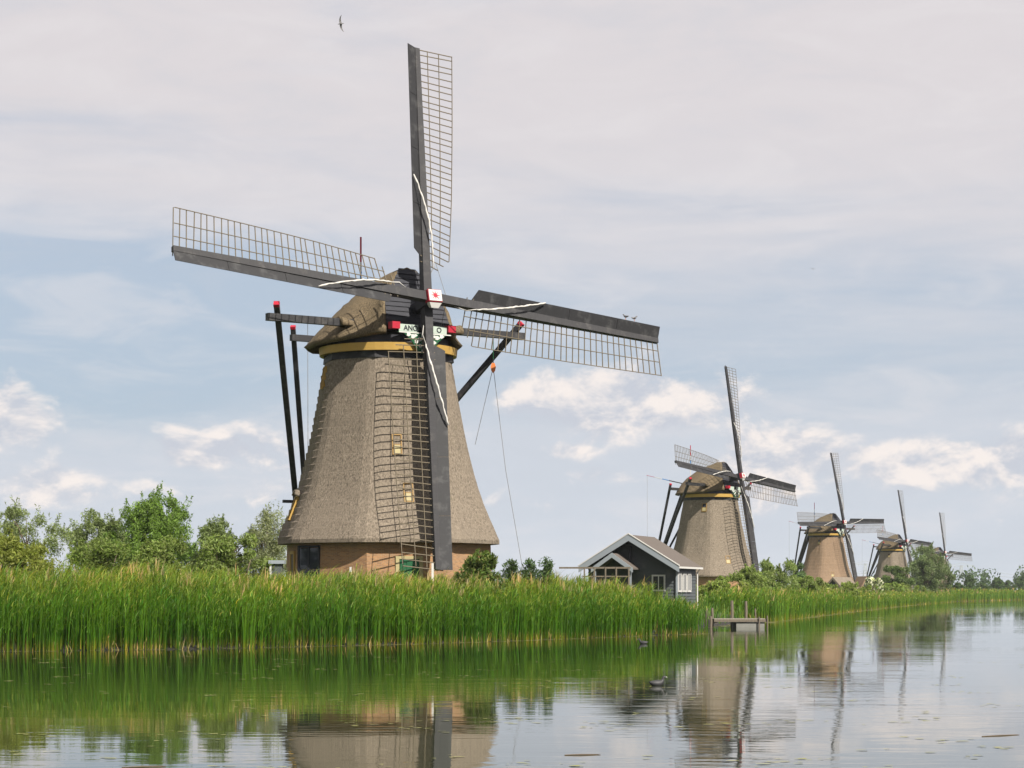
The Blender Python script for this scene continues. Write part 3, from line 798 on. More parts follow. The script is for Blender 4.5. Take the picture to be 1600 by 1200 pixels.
    inst('stovepipe', MB().tube([(-.05, .55, 2.9), (-.05, .55, 3.75)], .07, 10).tube([(-.05, .55, 3.75), (-.05, .55, 3.85)], .11, 10).mesh('stovepipe', M['tar']), root)
    return root
shed()
def trellis():
    root = empty('trellis_fence', at(893, 925, 121.5) - Vector((0, 0, 1.2)), R(-4))
    tag(root, 'weathered wooden trellis fence in front of the shed porch', 'fence')
    H = 2.55
    for z, r in ((H, .05), (H - .48, .035)): inst('rail', MB().box(-0.7 if z == H else 0.6, 3.3, -.03, .03, z - r, z + r).mesh('rail', M['oldwood']), root)
    for x in (0.72, 1.28, 1.9, 2.5, 3.2): inst('post', cached('tpost', lambda: MB().box(-.04, .04, -.075, -.032, 0, H + .04).mesh('post', M['oldwood'])), root, Matrix.Translation((x, 0, 0)))
trellis()
def utility_box():
    p = at(431, 925, 104.5); root = empty('utility_cabinet', (p.x, p.y, 1.2)); tag(root, 'small grey cabinet with flat pale lid at left foot of nearest windmill', 'cabinet')
    inst('body', MB().box(-.18, .32, -.25, .25, 0, 2.35).mesh('body', M['house_grey']), root)
    inst('lid', MB().box(-.32, .45, -.36, .36, 2.352, 2.52).mesh('lid', M['barge']), root)
    inst('corner_post', MB().box(-.27, -.182, -.3, -.2, 0, 2.35).mesh('corner_post', M['white']), root)
utility_box()
def marker(px, py0, Y, lab):
    p = at(px, py0, Y); o = MB().box(-.05, .05, -.05, .05, -(p.z - 1.0), 0).build('marker_post', M['white'], None, Matrix.Translation(p)); tag(o, lab, 'post', 'white marker posts by the mill')
marker(548, 886, 101, 'short white marker post before the brick wall left of the green door')
marker(676, 880, 101, 'short white marker post under the lowest sail tip right of the green door')

# ------------------------------------------------------------------ jetty
def jetty():
    root = empty('jetty', (12.4, 136.0, 0.0), R(6)); tag(root, 'low wooden jetty with mooring posts at the edge of the reeds', 'jetty')
    for i in range(17):
        inst('plank', cached('plank', lambda: MB().box(0, .185, -.75, .75, 0, .05).mesh('plank', M['deck'])), root, Matrix.Translation((0.1 + i * .193, 0, 0.50 - .004 * (i % 3))))
    inst('side_beam', MB().box(0.08, 3.4, -.80, -.755, .34, .50).mesh('side_beam', M['oldwood']), root)
    inst('float', MB().box(1.5, 3.3, -.70, .7, -.2, .30).mesh('float', M['concrete']), root)
    inst('cross_beam', MB().box(.15, .3, -.74, .74, .24, .48).box(1.9, 2.05, -.74, .74, .31, .48).mesh('cross_beam', M['oldwood']), root)
    for (x, y, z, r) in ((-.35, -.6, 1.2, .10), (.28, .85, 1.2, .085), (1.55, .9, 1.66, .10), (2.45, .9, 1.62, .09), (3.05, .9, 1.15, .05), (3.42, -.85, .72, .05), (2.9, -.86, .66, .05), (-.15, -.86, .68, .09)):
        inst('mooring_post', MB().tube([(x, y, -.7), (x + .02, y, z * .6), (x, y, z)], [r, r, r * .92], 9).mesh('mooring_post', M['oldwood']), root)
jetty()

# ------------------------------------------------------------------ thatched huts by the third windmill
def hut(name, px, Y, zt, hw, ln, rz, lab, mat):
    p = at(px, 925, Y); root = empty(name, (p.x, p.y, 1.0), R(rz)); tag(root, lab, 'hut')
    for sg in (-1, 1):
        m = MB(); m.prism([(0, zt), (sg * hw, .2), (sg * (hw - .35), .1), (0, zt - .45)], 0, ln)
        inst('thatch_slope', m.mesh('thatch_slope', mat), root)
    inst('gable_wall', MB().prism([(-hw + .5, 0), (hw - .5, 0), (0, zt - .5)], .5, .6).mesh('gable_wall', M['oldwood']), root)
    for i in range(int((zt - 1) / .4)):
        z = .2 + i * .4; q = (hw - .5) * (1 - z / (zt - .5)) - .1
        if q > .2: inst('gable_board', MB().box(-q, q, .44, .498, z, z + .34).mesh('gable_board', M['board_dark']), root)
    inst('gable_wall', MB().prism([(-hw + .5, 0), (hw - .5, 0), (0, zt - .5)], ln - .6, ln - .5).mesh('gable_wall', M['oldwood']), root)
hut('thatched_hut', 1301, 392, 3.9, 3.6, 7.0, -35, 'small thatched hut with dark boarded gable before the middle windmill', M['thatch'])
hut('thatched_hut', 1354, 400, 4.1, 2.2, 3.5, 20, 'pale pointed thatched hut right of the middle windmill', M['thatch_warm'])

# ------------------------------------------------------------------ pylons far behind
def pylon(px, Y, top_py, lab):
    p = at(px, 925, Y); H = CAMH + (YH - top_py) * Y / FPX
    root = empty('pylon', (p.x, p.y, 1.2)); tag(root, lab, 'pylon', 'lattice pylons on the horizon')
    m = MB(); H -= 1.2
    for sx in (-1, 1):
        for sy in (-1, 1):
            m.bar((sx * 3.2, sy * 3.2, 0), (sx * .8, sy * .8, H), .55)
    for i in range(8):
        z0 = H * i / 8; z1 = H * (i + 1) / 8; w0 = 3.2 - 2.4 * i / 8; w1 = 3.2 - 2.4 * (i + 1) / 8
        m.bar((-w0, -w0, z0), (w1, -w1, z1), .3); m.bar((w0, -w0, z0), (-w1, -w1, z1), .3)
    inst('tower', m.mesh('tower', M['steel']), root)
    for z, a in ((H - 1, 14), (H * .66, 13)):
        m = MB(); m.bar((-a, 0, z), (a, 0, z), .5)
        m.bar((-a, 0, z), (0, 0, z + 3.2), .35); m.bar((a, 0, z), (0, 0, z + 3.2), .35)
        for x in (-a + .5, -a * .5, a * .5, a - .5): m.bar((x, 0, z), (x, 0, z - 2.4), .4)
        inst('crossarm', m.mesh('crossarm', M['steel']), root)
    return root, H
py1, PH = pylon(1502, 2300, 883, 'lattice pylon on the horizon right of the farthest windmill')
pylon(1352, 2300, 880, 'lattice pylon on the horizon behind the windmill next to the willow')
m = MB()
for z, x in ((PH - 3.4, -13), (PH - 3.4, 13), (PH * .66 - 2.4, -12), (PH * .66 - 2.4, 12)):
    a = Vector((x, 0, z)); b = Vector((x + 330, 60, z - 1))
    m.tube([a.lerp(b, f / 16) - Vector((0, 0, 14 * (1 - (2 * f / 16 - 1) ** 2))) for f in range(17)], .16, 4)
inst('cables', m.mesh('cables', M['steel']), py1)

# ------------------------------------------------------------------ vegetation
def blades(P, h, width, bend, droop, c_root, c_mid, c_tip, nseg=4, az=None, spread=None, jitter=0.2, tmid=0.45):
    n = len(P); pw = wave(P, .55, .7) + .6 * wave(P[:, [1, 0, 2]], 1.3, 2.0); az = rng.uniform(0, 6.283, n) if az is None else az
    la = rng.normal(0, 1.25, n)                       # mostly bent by a breeze from the left
    lean = np.stack([np.cos(la), np.sin(la), np.zeros(n)], 1)
    sd = np.stack([np.cos(az), np.sin(az), np.zeros(n)], 1)
    b = bend * rng.uniform(0.3, 1.3, n); dr = droop * rng.uniform(0.0, 1.3, n)
    V = np.zeros((n, (nseg + 1) * 2, 3)); Cc = np.zeros((n, (nseg + 1) * 2, 3))
    tint = 1 + jitter * rng.normal(0, 1, (n, 1)); hue = rng.normal(0, 1, (n, 1)) * jitter * 0.5
    hue = hue + .09 * pw[:, None]; tint = np.clip(tint * (1 + .13 * pw[:, None]), .4, 1.8)
    rootmix = rng.uniform(0, 1, (n, 1)) ** 1.3
    for j in range(nseg + 1):
        t = j / nseg
        c = P + lean * (b * h * t ** 2)[:, None]; c[:, 2] += h * (t - dr * t ** 3)
        wd = (width * (1 - t ** 2.2) + 0.004)[:, None] if isinstance(width, np.ndarray) else width * (1 - t ** 2.2) + 0.004
        V[:, 2 * j] = c - sd * wd / 2; V[:, 2 * j + 1] = c + sd * wd / 2
        col = np.where(t < tmid, 0, 0)
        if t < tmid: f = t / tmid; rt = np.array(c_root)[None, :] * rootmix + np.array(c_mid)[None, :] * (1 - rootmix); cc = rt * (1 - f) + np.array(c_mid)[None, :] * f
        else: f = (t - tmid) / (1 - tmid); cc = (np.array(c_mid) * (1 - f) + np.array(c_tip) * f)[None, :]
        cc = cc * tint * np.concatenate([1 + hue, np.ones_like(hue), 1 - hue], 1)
        Cc[:, 2 * j] = cc; Cc[:, 2 * j + 1] = cc
    idx = (np.arange(n) * (nseg + 1) * 2)[:, None]
    F = np.concatenate([np.stack([idx[:, 0] + 2 * j, idx[:, 0] + 2 * j + 1, idx[:, 0] + 2 * j + 3, idx[:, 0] + 2 * j + 2], 1) for j in range(nseg)], 0)
    return V.reshape(-1, 3), F, np.clip(Cc.reshape(-1, 3), 0.002, 1)
def join(parts):
    V = []; F = []; C = []; o = 0
    for v, f, c in parts:
        V.append(v); F.append(f + o); C.append(c); o += len(v)
    return np.concatenate(V), np.concatenate(F), np.concatenate(C)
def along(i0, i1, n, d0, d1, power=1.0):
    """random points beside the waterline between vertices i0..i1, d0..d1 metres inland"""
    P = np.array(WL[i0:i1 + 1], float); seg = np.linalg.norm(np.diff(P, axis=0), axis=1); cum_ = np.concatenate([[0], np.cumsum(seg)])
    s = rng.uniform(0, cum_[-1], n); k = np.clip(np.searchsorted(cum_, s) - 1, 0, len(seg) - 1)
    f = (s - cum_[k]) / seg[k]; d = np.diff(P, axis=0)[k] / seg[k][:, None]
    nn = np.stack([-d[:, 1], d[:, 0]], 1)
    off = d0 + (d1 - d0) * rng.uniform(0, 1, n) ** power
    q = P[k] + np.diff(P, axis=0)[k] * f[:, None] + nn * off[:, None]
    z = np.interp(off, [-1, 0, 1.2, 4, 8], [-.4, 0, .16, .8, 1.25])
    return np.concatenate([q, z[:, None]], 1), off
def wave(P, f=0.35, ph=0.0):
    return np.sin(P[:, 0] * f * 2.1 + ph) * .5 + np.sin(P[:, 0] * f * 5.3 + P[:, 1] * f * 1.7 + 1.3 + ph) * .3 + np.sin(P[:, 0] * f * 11 + 2 * ph) * .2
STRAW, GREEN, LIGHT = (0.29, 0.225, 0.022), (0.042, 0.118, 0.004), (0.13, 0.20, 0.018)
def reedbed(i0, i1, n, d0, d1, hmean, wd, lab, nleaf, seglen=4, bright=1.0, pale=0.0, plumes=.012, lowleaf=.22):
    # pale: 0 = deep green cattail, 1 = yellow-green seeding reed grass
    g = lambda c: tuple(bright * (x * (1 - pale) + pale * y) for x, y in zip(c, (c[0] * 1.75 + .035, c[1] * 1.28 + .03, c[2] * 1.8 + .012)))
    P, off = along(i0, i1, int(n * 1.45), d0, d1, 1.0)
    dens = .62 + .30 * (np.sin(P[:, 0] * 3.1 + np.sin(P[:, 1] * 2.3) * 1.5) + .7 * np.sin(P[:, 0] * 7.7 + P[:, 1] * 5.1))
    keep = rng.uniform(0, 1, len(P)) < dens; P, off = P[keep], off[keep]; n = len(P)
    edge = np.clip(off / 1.2, 0, 1)
    top = hmean * np.interp(P[:, 0], [-22, -12, -6, 2, 5, 7.5, 10, 12, 14], [1.08, 1.02, .97, .95, .94, .87, .76, .8, 1.0])
    h = np.maximum(.5, (top * (0.90 + 0.10 * edge) * (1 + .07 * wave(P) + .085 * wave(P, 1.7, 1.0) + .05 * wave(P[:, [1, 0, 2]], 2.9, .4)) - P[:, 2]) * (1 - rng.uniform(0, 1, n) ** 1.6 * .36 + .03 + .14 * (rng.uniform(0, 1, n) > .97)))
    parts = [blades(P, h, wd, .10, .04, STRAW, g(GREEN), g((0.075, 0.160, 0.009)), seglen, tmid=.20, jitter=.22)]
    # leaves that leave the stems part way up
    k = rng.integers(0, n, nleaf); Q = P[k].copy(); f = rng.uniform(lowleaf, .95, nleaf) ** .8
    Q[:, 2] += h[k] * f
    parts.append(blades(Q, rng.uniform(.35, .75, nleaf) * hmean / 3, wd * 1.05, .85, .55, g(GREEN), g((0.060, 0.145, 0.006)), g(LIGHT), 3, jitter=.28))
    # pale seeding tops
    nt = int(n * .45); k = rng.integers(0, n, nt); Q = P[k].copy(); Q[:, 2] += h[k] * rng.uniform(.80, .97, nt)
    parts.append(blades(Q, rng.uniform(.22, .5, nt) * hmean / 3, wd * 1.0, .8, .5, g((0.11, 0.19, 0.018)), g((0.19, 0.235, 0.035)), g((0.28, 0.28, 0.07)), 3, jitter=.25))
    # last year's straw
    ns = int(n * .08); P2, o2 = along(i0, i1, ns, d0, d0 + (d1 - d0) * .4, 1)
    parts.append(blades(P2, rng.uniform(.3, .8, ns) * hmean / 3, wd * .9, .35, .15, (0.42, 0.31, 0.10), (0.42, 0.32, 0.12), (0.38, 0.29, 0.13), 3, jitter=.2))
    # feathery tan plumes above the rest
    npl = int(n * plumes); k = rng.integers(0, n, npl); Q = P[k].copy(); Q[:, 2] += h[k] * .9
    for _ in range(4):
        q = Q + rng.normal(0, .035, Q.shape)
        parts.append(blades(q, rng.uniform(.35, .7, npl) * hmean / 3, wd * 1.6, .25, .12, (0.24, 0.22, 0.07), (0.42, 0.31, 0.15), (0.46, 0.34, 0.19), 3, jitter=.15))
    V, F, C_ = join(parts)
    o = inst('reeds', fast_mesh('reeds', V, F, M['leaf'], C_)); tag(o, lab, 'reeds', kind='stuff')
reedbed(3, 9, 15000, -0.55, 3.0, 2.32, 0.026, 'tall deep green cattail reeds at the edge of the near bank', 34000, plumes=0)
reedbed(3, 9, 16000, 1.8, 9.5, 2.80, 0.022, 'paler seeding reed grass behind the cattails on the near bank', 64000, pale=.85, plumes=.045, lowleaf=.45)
reedbed(9, 11, 2300, 0.3, 3.0, 1.9, 0.03, 'green reeds turning the corner beside the shed', 5000, pale=.2)
reedbed(13, 15, 8000, -0.5, 4.5, 2.35, 0.05, 'green reeds on the bank beyond the jetty', 12000, 3, 1.0, pale=.3)
reedbed(15, 17, 7500, -0.7, 7.0, 2.2, 0.075, 'distant green reeds before the middle windmill', 11000, 3, 1.0, pale=.55)
reedbed(17, 20, 5500, -0.8, 6.0, 2.9, 0.15, 'far reeds along the end of the canal', 4500, 3, 1.0, pale=.5)
def grass():
    parts = []
    P, off = along(11, 16, 30000, 0.2, 26.0, .9)
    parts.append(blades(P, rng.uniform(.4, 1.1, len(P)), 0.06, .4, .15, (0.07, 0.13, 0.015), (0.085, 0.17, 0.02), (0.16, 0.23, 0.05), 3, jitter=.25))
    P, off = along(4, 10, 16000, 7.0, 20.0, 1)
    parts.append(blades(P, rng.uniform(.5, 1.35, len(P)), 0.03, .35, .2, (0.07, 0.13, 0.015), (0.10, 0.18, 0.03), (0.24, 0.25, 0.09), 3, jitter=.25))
    V, F, C_ = join(parts)
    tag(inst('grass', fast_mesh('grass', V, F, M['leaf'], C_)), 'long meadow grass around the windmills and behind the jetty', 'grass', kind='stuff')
grass()

def foliage(n, clumps, size, col, spread, var=.3, narrow=.32, tipcol=None):
    k = rng.integers(0, len(clumps), n); cc = np.array([c[:3] for c in clumps]); rr = np.array([c[3] for c in clumps])
    d = rng.normal(0, 1, (n, 3)); d /= np.linalg.norm(d, axis=1)[:, None]
    rad = rr[k] * rng.uniform(0, 1, n) ** (1 / 2.2) * spread
    P = cc[k] + d * rad[:, None] * np.array([1, 1, .85])
    a = rng.normal(0, 1, (n, 3)); a[:, 2] += .35; a /= np.linalg.norm(a, axis=1)[:, None]
    b = np.cross(a, rng.normal(0, 1, (n, 3))); b /= np.linalg.norm(b, axis=1)[:, None]
    s = size * rng.uniform(.6, 1.4, (n, 1))
    V = np.stack([P - a * s, P + b * s * narrow, P + a * s, P - b * s * narrow], 1).reshape(-1, 3)
    F = np.arange(4 * n).reshape(n, 4)
    clv = np.clip(1 + rng.normal(0, .16, len(clumps)), .6, 1.5)
    c = np.array(col)[None, :] * (clv[k] * np.clip(rng.normal(1, var, n), .4, 1.9))[:, None]
    if tipcol is not None:
        f = rng.uniform(0, 1, (n, 1)) ** 2; c = c * (1 - f) + np.array(tipcol) * f
    C_ = np.repeat(c, 4, 0)
    return V, F, np.clip(C_, .003, 1)
def tree(name, loc, hw, ht, label, cat, col, n, leaf, nclump=40, shoots=0, group=None, tip=None, base=0.12, crownshape=1.0, depth=None, narrow=.32, csize=.17, flowers=0):
    root = empty(name, loc); tag(root, label, cat, group)
    rs = random.Random(int(hw * 997 + loc[0] * 31)); dp = depth or hw * .8
    cl = []; tr = MB(); stems = max(3, int(hw * 1.6))
    heads = [(rs.uniform(-.6, .6) * hw, rs.uniform(-.5, .5) * dp, rs.uniform(.80, 1.0)) for _ in range(stems)]
    heads[0] = (rs.uniform(-.15, .15) * hw, 0, 1.0)
    lobes = [(hx * .62, hy * .6, hz) for hx, hy, hz in heads]
    for i in range(nclump):
        hx, hy, hz = lobes[i % stems]; u = rs.random() ** .8
        lw = (.62 if i % stems else .78) * crownshape
        prof = math.sqrt(max(0.0, 1 - ((u - .30) / .72) ** 2)) if u > .30 else .82 + .6 * u
        a = rs.uniform(0, 6.283); q = rs.random() ** .45
        x = hx * (1.15 - .35 * u) + math.cos(a) * q * hw * lw * prof; y = hy + math.sin(a) * q * dp * lw * prof
        cl.append((x, y, ht * hz * (base + (.97 - base) * u), csize * ht * rs.uniform(.5, 1.15) * (1.1 - .5 * u)))
    sh = []
    for i in range(shoots * 3):
        c = cl[rs.randrange(len(cl))]; L = ht * rs.uniform(.07, .17); dx_, dy_ = rs.uniform(-.6, .6), rs.uniform(-.6, .6)
        for j in range(9):
            f = j / 8; sh.append((c[0] + dx_ * L * f, c[1] + dy_ * L * f, c[2] + L * f, ht * .022 * (1.15 - f)))
    for (hx, hy, hz) in heads:
        p0 = Vector((hx * .12, hy * .12, -.3)); p3 = Vector((hx * .8, hy * .8, ht * hz * .86)); r0 = .018 * ht + .02
        pts = [p0.lerp(p3, f) + Vector((rs.uniform(-1, 1), rs.uniform(-1, 1), 0)) * .03 * ht * (0 < f < 1) for f in (0, .3, .6, 1)]
        tr.tube(pts, [r0, r0 * .75, r0 * .45, .012], 6)
    for c in rs.sample(cl, min(len(cl), 26)):
        hx, hy, hz = heads[rs.randrange(stems)]
        f = max(.15, min(.7, c[2] / ht - .2)); p = Vector((hx * .8 * f, hy * .8 * f, ht * hz * .86 * f))
        tr.tube([p, p.lerp(Vector(c[:3]), .5) + Vector((0, 0, .03 * ht)), c[:3]], [.007 * ht, .005 * ht, .006], 5)
    inst('trunk', tr.mesh('trunk', M['bark'], True), root)
    parts = [foliage(n, cl, leaf, col, 1.0, .3, narrow, tip)]
    if sh: parts.append(foliage(int(n * .26), sh, leaf, col, 1.8, .3, narrow, tip))
    V, F, C_ = join(parts)
    inst('crown', fast_mesh('crown', V, F, M['leaf'], C_), root)
    if flowers:
        V, F, C_ = foliage(flowers, [(c[0], c[1], c[2], c[3]) for c in cl], leaf * 1.2, (0.75, 0.73, 0.6), 1.05, .1, .9)
        inst('blossom', fast_mesh('blossom', V, F, M['leaf'], C_), root)
    return root
def bush_px(x0, x1, top, Y, zb=1.1, **kw):
    cx = (x0 + x1) / 2; p = at(cx, top, Y)
    kw['loc'] = (p.x, p.y, zb); kw['hw'] = (x1 - x0) / 2 * Y / FPX * 1.05; kw['ht'] = (p.z - zb) * 1.06
    return tree(**kw)
GW, GB = (0.19, 0.24, 0.085), (0.155, 0.25, 0.04)
LB = 'bushes behind the reeds left of the nearest windmill'
bush_px(-70, 128, 797, 122, name='willow_bush', label='sparse grey-green willow bush with thin shoots, leftmost behind the reeds', cat='bush', col=GW, tip=(.17, .19, .11), n=17000, leaf=.09, nclump=46, shoots=60, group=LB, narrow=.25, csize=.12)
bush_px(92, 212, 806, 126, name='willow_bush', label='grey-green bush touching the left side of the large green bush', cat='bush', col=GW, tip=(.15, .18, .09), n=21000, leaf=.09, nclump=52, shoots=44, group=LB, narrow=.26, csize=.15)
bush_px(146, 322, 784, 122, name='broad_bush', label='large round bright green bush, tallest left of the windmill', cat='bush', col=GB, tip=(.13, .19, .06), n=52000, leaf=.085, nclump=130, shoots=60, group=LB, csize=.135, narrow=.27)
bush_px(290, 386, 822, 107, name='willow_bush', label='small grey-green bush just right of the large green bush', cat='bush', col=GW, tip=(.14, .18, .09), n=17000, leaf=.085, nclump=46, shoots=40, group=LB, narrow=.26, csize=.16)
bush_px(358, 468, 801, 132, name='willow_bush', label='pale grey-green bush half hidden by the left edge of the nearest windmill', cat='bush', col=(.19, .215, .11), tip=(.25, .26, .15), n=17000, leaf=.085, nclump=46, shoots=40, group=LB, narrow=.26, csize=.15)
bush_px(-80, 132, 846, 90, zb=.5, name='low_bush', label='low yellow-green bush among the reeds at the left edge', cat='bush', col=(.165, .20, .035), tip=(.25, .26, .06), n=24000, leaf=.075, nclump=70, shoots=40, csize=.17)
bush_px(70, 230, 832, 115, zb=1.0, name='low_bush', label='low dark green scrub under the grey-green bush left of the large bush', cat='bush', col=(.14, .20, .045), tip=(.2, .23, .07), n=9000, leaf=.10, nclump=36, shoots=8, csize=.2)
bush_px(276, 440, 838, 104.5, zb=1.0, name='low_bush', label='low green scrub between the large bush and the nearest windmill', cat='bush', col=(.15, .21, .05), tip=(.2, .23, .08), n=11000, leaf=.10, nclump=44, shoots=8, csize=.2)
bush_px(196, 322, 846, 103, zb=1.0, name='low_bush', label='low fresh green scrub in front of the large round bush', cat='bush', col=(.15, .215, .045), tip=(.22, .25, .08), n=11000, leaf=.085, nclump=46, shoots=20, csize=.19)
bush_px(700, 796, 866, 103.5, name='elder_bush', label='leafy green bush with yellow tips at the right foot of the nearest windmill', cat='bush', col=(.07, .125, .025), tip=(.2, .21, .06), n=7500, leaf=.10, nclump=40, shoots=8, csize=.2)
for i, (a, b_, t_, lab) in enumerate(((783, 812, 878, 'leftmost of three small dark shrubs right of the nearest windmill'), (812, 842, 876, 'middle of three small dark shrubs right of the nearest windmill'), (840, 868, 880, 'rightmost of three small dark shrubs right of the nearest windmill'))):
    bush_px(a, b_, t_, 108, name='small_shrub', label=lab, cat='shrub', col=(.055, .10, .035), tip=(.10, .14, .06), n=1800, leaf=.09, nclump=16, group='dark shrubs beside the nearest windmill', csize=.22)
RB = 'bushes along the far bank'
for (x0, x1, tp, Y, cc, lab) in ((1106, 1150, 903, 172, (.18, .26, .04), 'low bright green scrub just behind the jetty'), (1128, 1200, 889, 190, (.18, .25, .06), 'light green willow scrub at the foot of the second windmill'),
                                 (1165, 1262, 876, 208, (.165, .23, .07), 'tallest willow scrub, right of the foot of the second windmill'), (1232, 1300, 903, 215, (.17, .24, .055), 'low willow scrub on the bank below the left braces of the middle windmill'),
                                 (1292, 1352, 913, 262, (.19, .25, .05), 'low yellow-green scrub on the bank in front of the thatched huts')):
    bush_px(x0, x1, tp, Y, name='bank_bush', label=lab, cat='bush', col=cc, tip=(.26, .29, .11), n=16000, leaf=.11, nclump=50, shoots=18, group=RB, narrow=.28, csize=.2, base=.04)
ORD = ['first', 'second', 'third', 'fourth', 'fifth', 'sixth', 'seventh', 'eighth', 'ninth', 'tenth']
shr = [(19.5, 166, 2.6, 2.5), (23.5, 181, 3.0, 2.3), (28, 205, 3.6, 2.8), (33.5, 230, 3.8, 2.6), (39, 256, 4.2, 3.1), (46, 287, 4.4, 2.7), (53.5, 318, 5.0, 3.0), (61, 350, 5.2, 2.7), (70.5, 386, 6.0, 3.3), (80, 424, 6.5, 3.2)]
for i, (x, y, hw_, h_) in enumerate(shr):
    cc = [(.19, .26, .045), (.22, .26, .06), (.15, .23, .05)][i % 3]
    tree('bank_shrub', (x - 4.2, y + 1.0, .6), hw_, h_, ORD[i] + ' low shrub along the far bank counted from the jetty', 'shrub', cc, 4200, .10 + .0004 * y, nclump=34, shoots=10, group='low shrubs along the far bank', tip=(.23, .25, .09), base=.03, csize=.26, narrow=.3)
bush_px(1240, 1262, 886, 330, name='bank_bush', label='small bush at the left foot of the middle windmill', cat='bush', col=(.09, .14, .05), n=2500, leaf=.2, nclump=18, shoots=8, group=RB, csize=.2)
bush_px(1340, 1390, 904, 338, name='elder_bush', label='bush with white blossom on the bank right of the middle windmill', cat='bush', col=(.08, .13, .03), tip=(.17, .2, .08), n=3000, leaf=.16, nclump=22, csize=.24, flowers=500)
bush_px(1366, 1432, 884, 470, name='bank_bush', label='rounded green bush left of the big round willow', cat='bush', col=(.095, .15, .04), tip=(.15, .19, .07), n=8000, leaf=.27, nclump=40, shoots=12, group=RB, csize=.2)
bush_px(1412, 1492, 858, 480, zb=.4, name='willow_tree', label='big round grey-green willow at the water before the farthest windmills', cat='tree', col=(.135, .19, .075), tip=(.21, .24, .12), n=32000, leaf=.20, nclump=90, shoots=24, base=.02, csize=.14, crownshape=1.15, narrow=.28)
TL = 'trees along the horizon at the right'
far_tr = [(1482, 1512, 912, 640, 'low dark green tree right of the round willow'), (1503, 1528, 899, 760, 'tallest dark tree under the pylon'), (1520, 1550, 911, 800, 'tree just right of the tallest dark tree'),
          (1540, 1572, 905, 840, 'broad tree in the middle of the far wood at the right'), (1560, 1592, 908, 880, 'second tree from the right edge in the far wood'), (1582, 1615, 901, 900, 'tree cut by the right edge of the picture'), (1493, 1522, 917, 690, 'low shrub at the far end of the canal')]
for (a, b_, t_, Y, lab) in far_tr:
    bush_px(a, b_, t_, Y, zb=.6, name='far_tree', label=lab, cat='tree', col=(.06, .105, .035), tip=(.11, .15, .06), n=3800, leaf=.45, nclump=40, group=TL, csize=.22, base=.03)
# rest of the far wood: one hazy mass on the horizon
def wood():
    parts = []
    for (x0, x1, Y, n, h0, h1) in ((-420, 190, 1500, 60, 6, 13), (190, 420, 1150, 55, 9, 16)):
        cl = []
        for i in range(n):
            x = x0 + (x1 - x0) * (i + rng.uniform(0, 1)) / n; hh = rng.uniform(h0, h1); y = Y + rng.uniform(-50, 50)
            for _ in range(7): cl.append((x + rng.uniform(-5, 5), y + rng.uniform(-4, 4), 1 + hh * rng.uniform(.1, .8), hh * .25))
        parts.append(foliage(n * 170, cl, .9, (.06, .10, .04), 1.0, .3, .5))
    V, F, C_ = join(parts); tag(inst('far_wood', fast_mesh('far_wood', V, F, M['leaf'], C_)), 'low wood along the horizon behind the canal', 'wood', kind='stuff')
wood()

# ------------------------------------------------------------------ floating weed on the water
def weed():
    m = MB(); rs = random.Random(21)
    def pad(x, y, r, st=1.0):
        n = 7; a0 = rs.uniform(0, 6.28)
        m.add([(x + r * st * rs.uniform(.7, 1.2) * math.cos(a0 + 6.283 * k / n), y + r * rs.uniform(.7, 1.2) * math.sin(a0 + 6.283 * k / n), .006 + .004 * rs.random()) for k in range(n)], [tuple(range(n))])
    P, off = along(3, 9, 1100, -0.9, 0.1, .6)
    for x, y, _ in P: pad(x, y, rs.uniform(.03, .11), 1.6)
    P, off = along(11, 16, 900, -1.6, 0.1, .6)
    for x, y, _ in P: pad(x, y, rs.uniform(.05, .2), 2)
    for _ in range(150):
        Y = rs.uniform(20, 75); X = rs.uniform(-.235, .235) * Y
        for _ in range(rs.randrange(2, 9)): pad(X + rs.gauss(0, .25), Y + rs.gauss(0, .3), rs.uniform(.015, .05), 2)
    def wm(t, bs):
        n = t.noise(obj_co(t), 3.0, 4)
        t.l.new(t.mix(n, (0.10, 0.13, 0.02), (0.26, 0.23, 0.08)), bs.inputs['Base Color']); setp(bs, Roughness=.7)
    o = m.build('floating_weed', material('floating_weed', wm)); tag(o, 'floating pond weed and leaf scraps on the canal', 'pond weed', kind='stuff')
weed()
for (px, py, L, a, lab) in ((222, 1202 - 3, .5, .2, 'drifting stick at the bottom edge left of the mill reflection'), (908, 1180, .45, .1, 'short drifting stick in front of the reeds reflection at the bottom'),
                            (1562, 1150, .7, .5, 'thin forked stick drifting at the right edge of the water')):
    Y = CAMH * FPX / (py - YH); X = (px - 800) * Y / FPX
    o = MB().tube([(-L / 2, 0, .0), (0, .02, .004), (L / 2, .05, .0), (L * .6, .03, .004)], [.006, .009, .007, .003], 6).build('drifting_stick', M['bark'], None, Matrix.Translation((X, Y, .005)) @ Matrix.Rotation(a, 4, 'Z'))
    tag(o, lab, 'stick', 'sticks drifting on the canal')

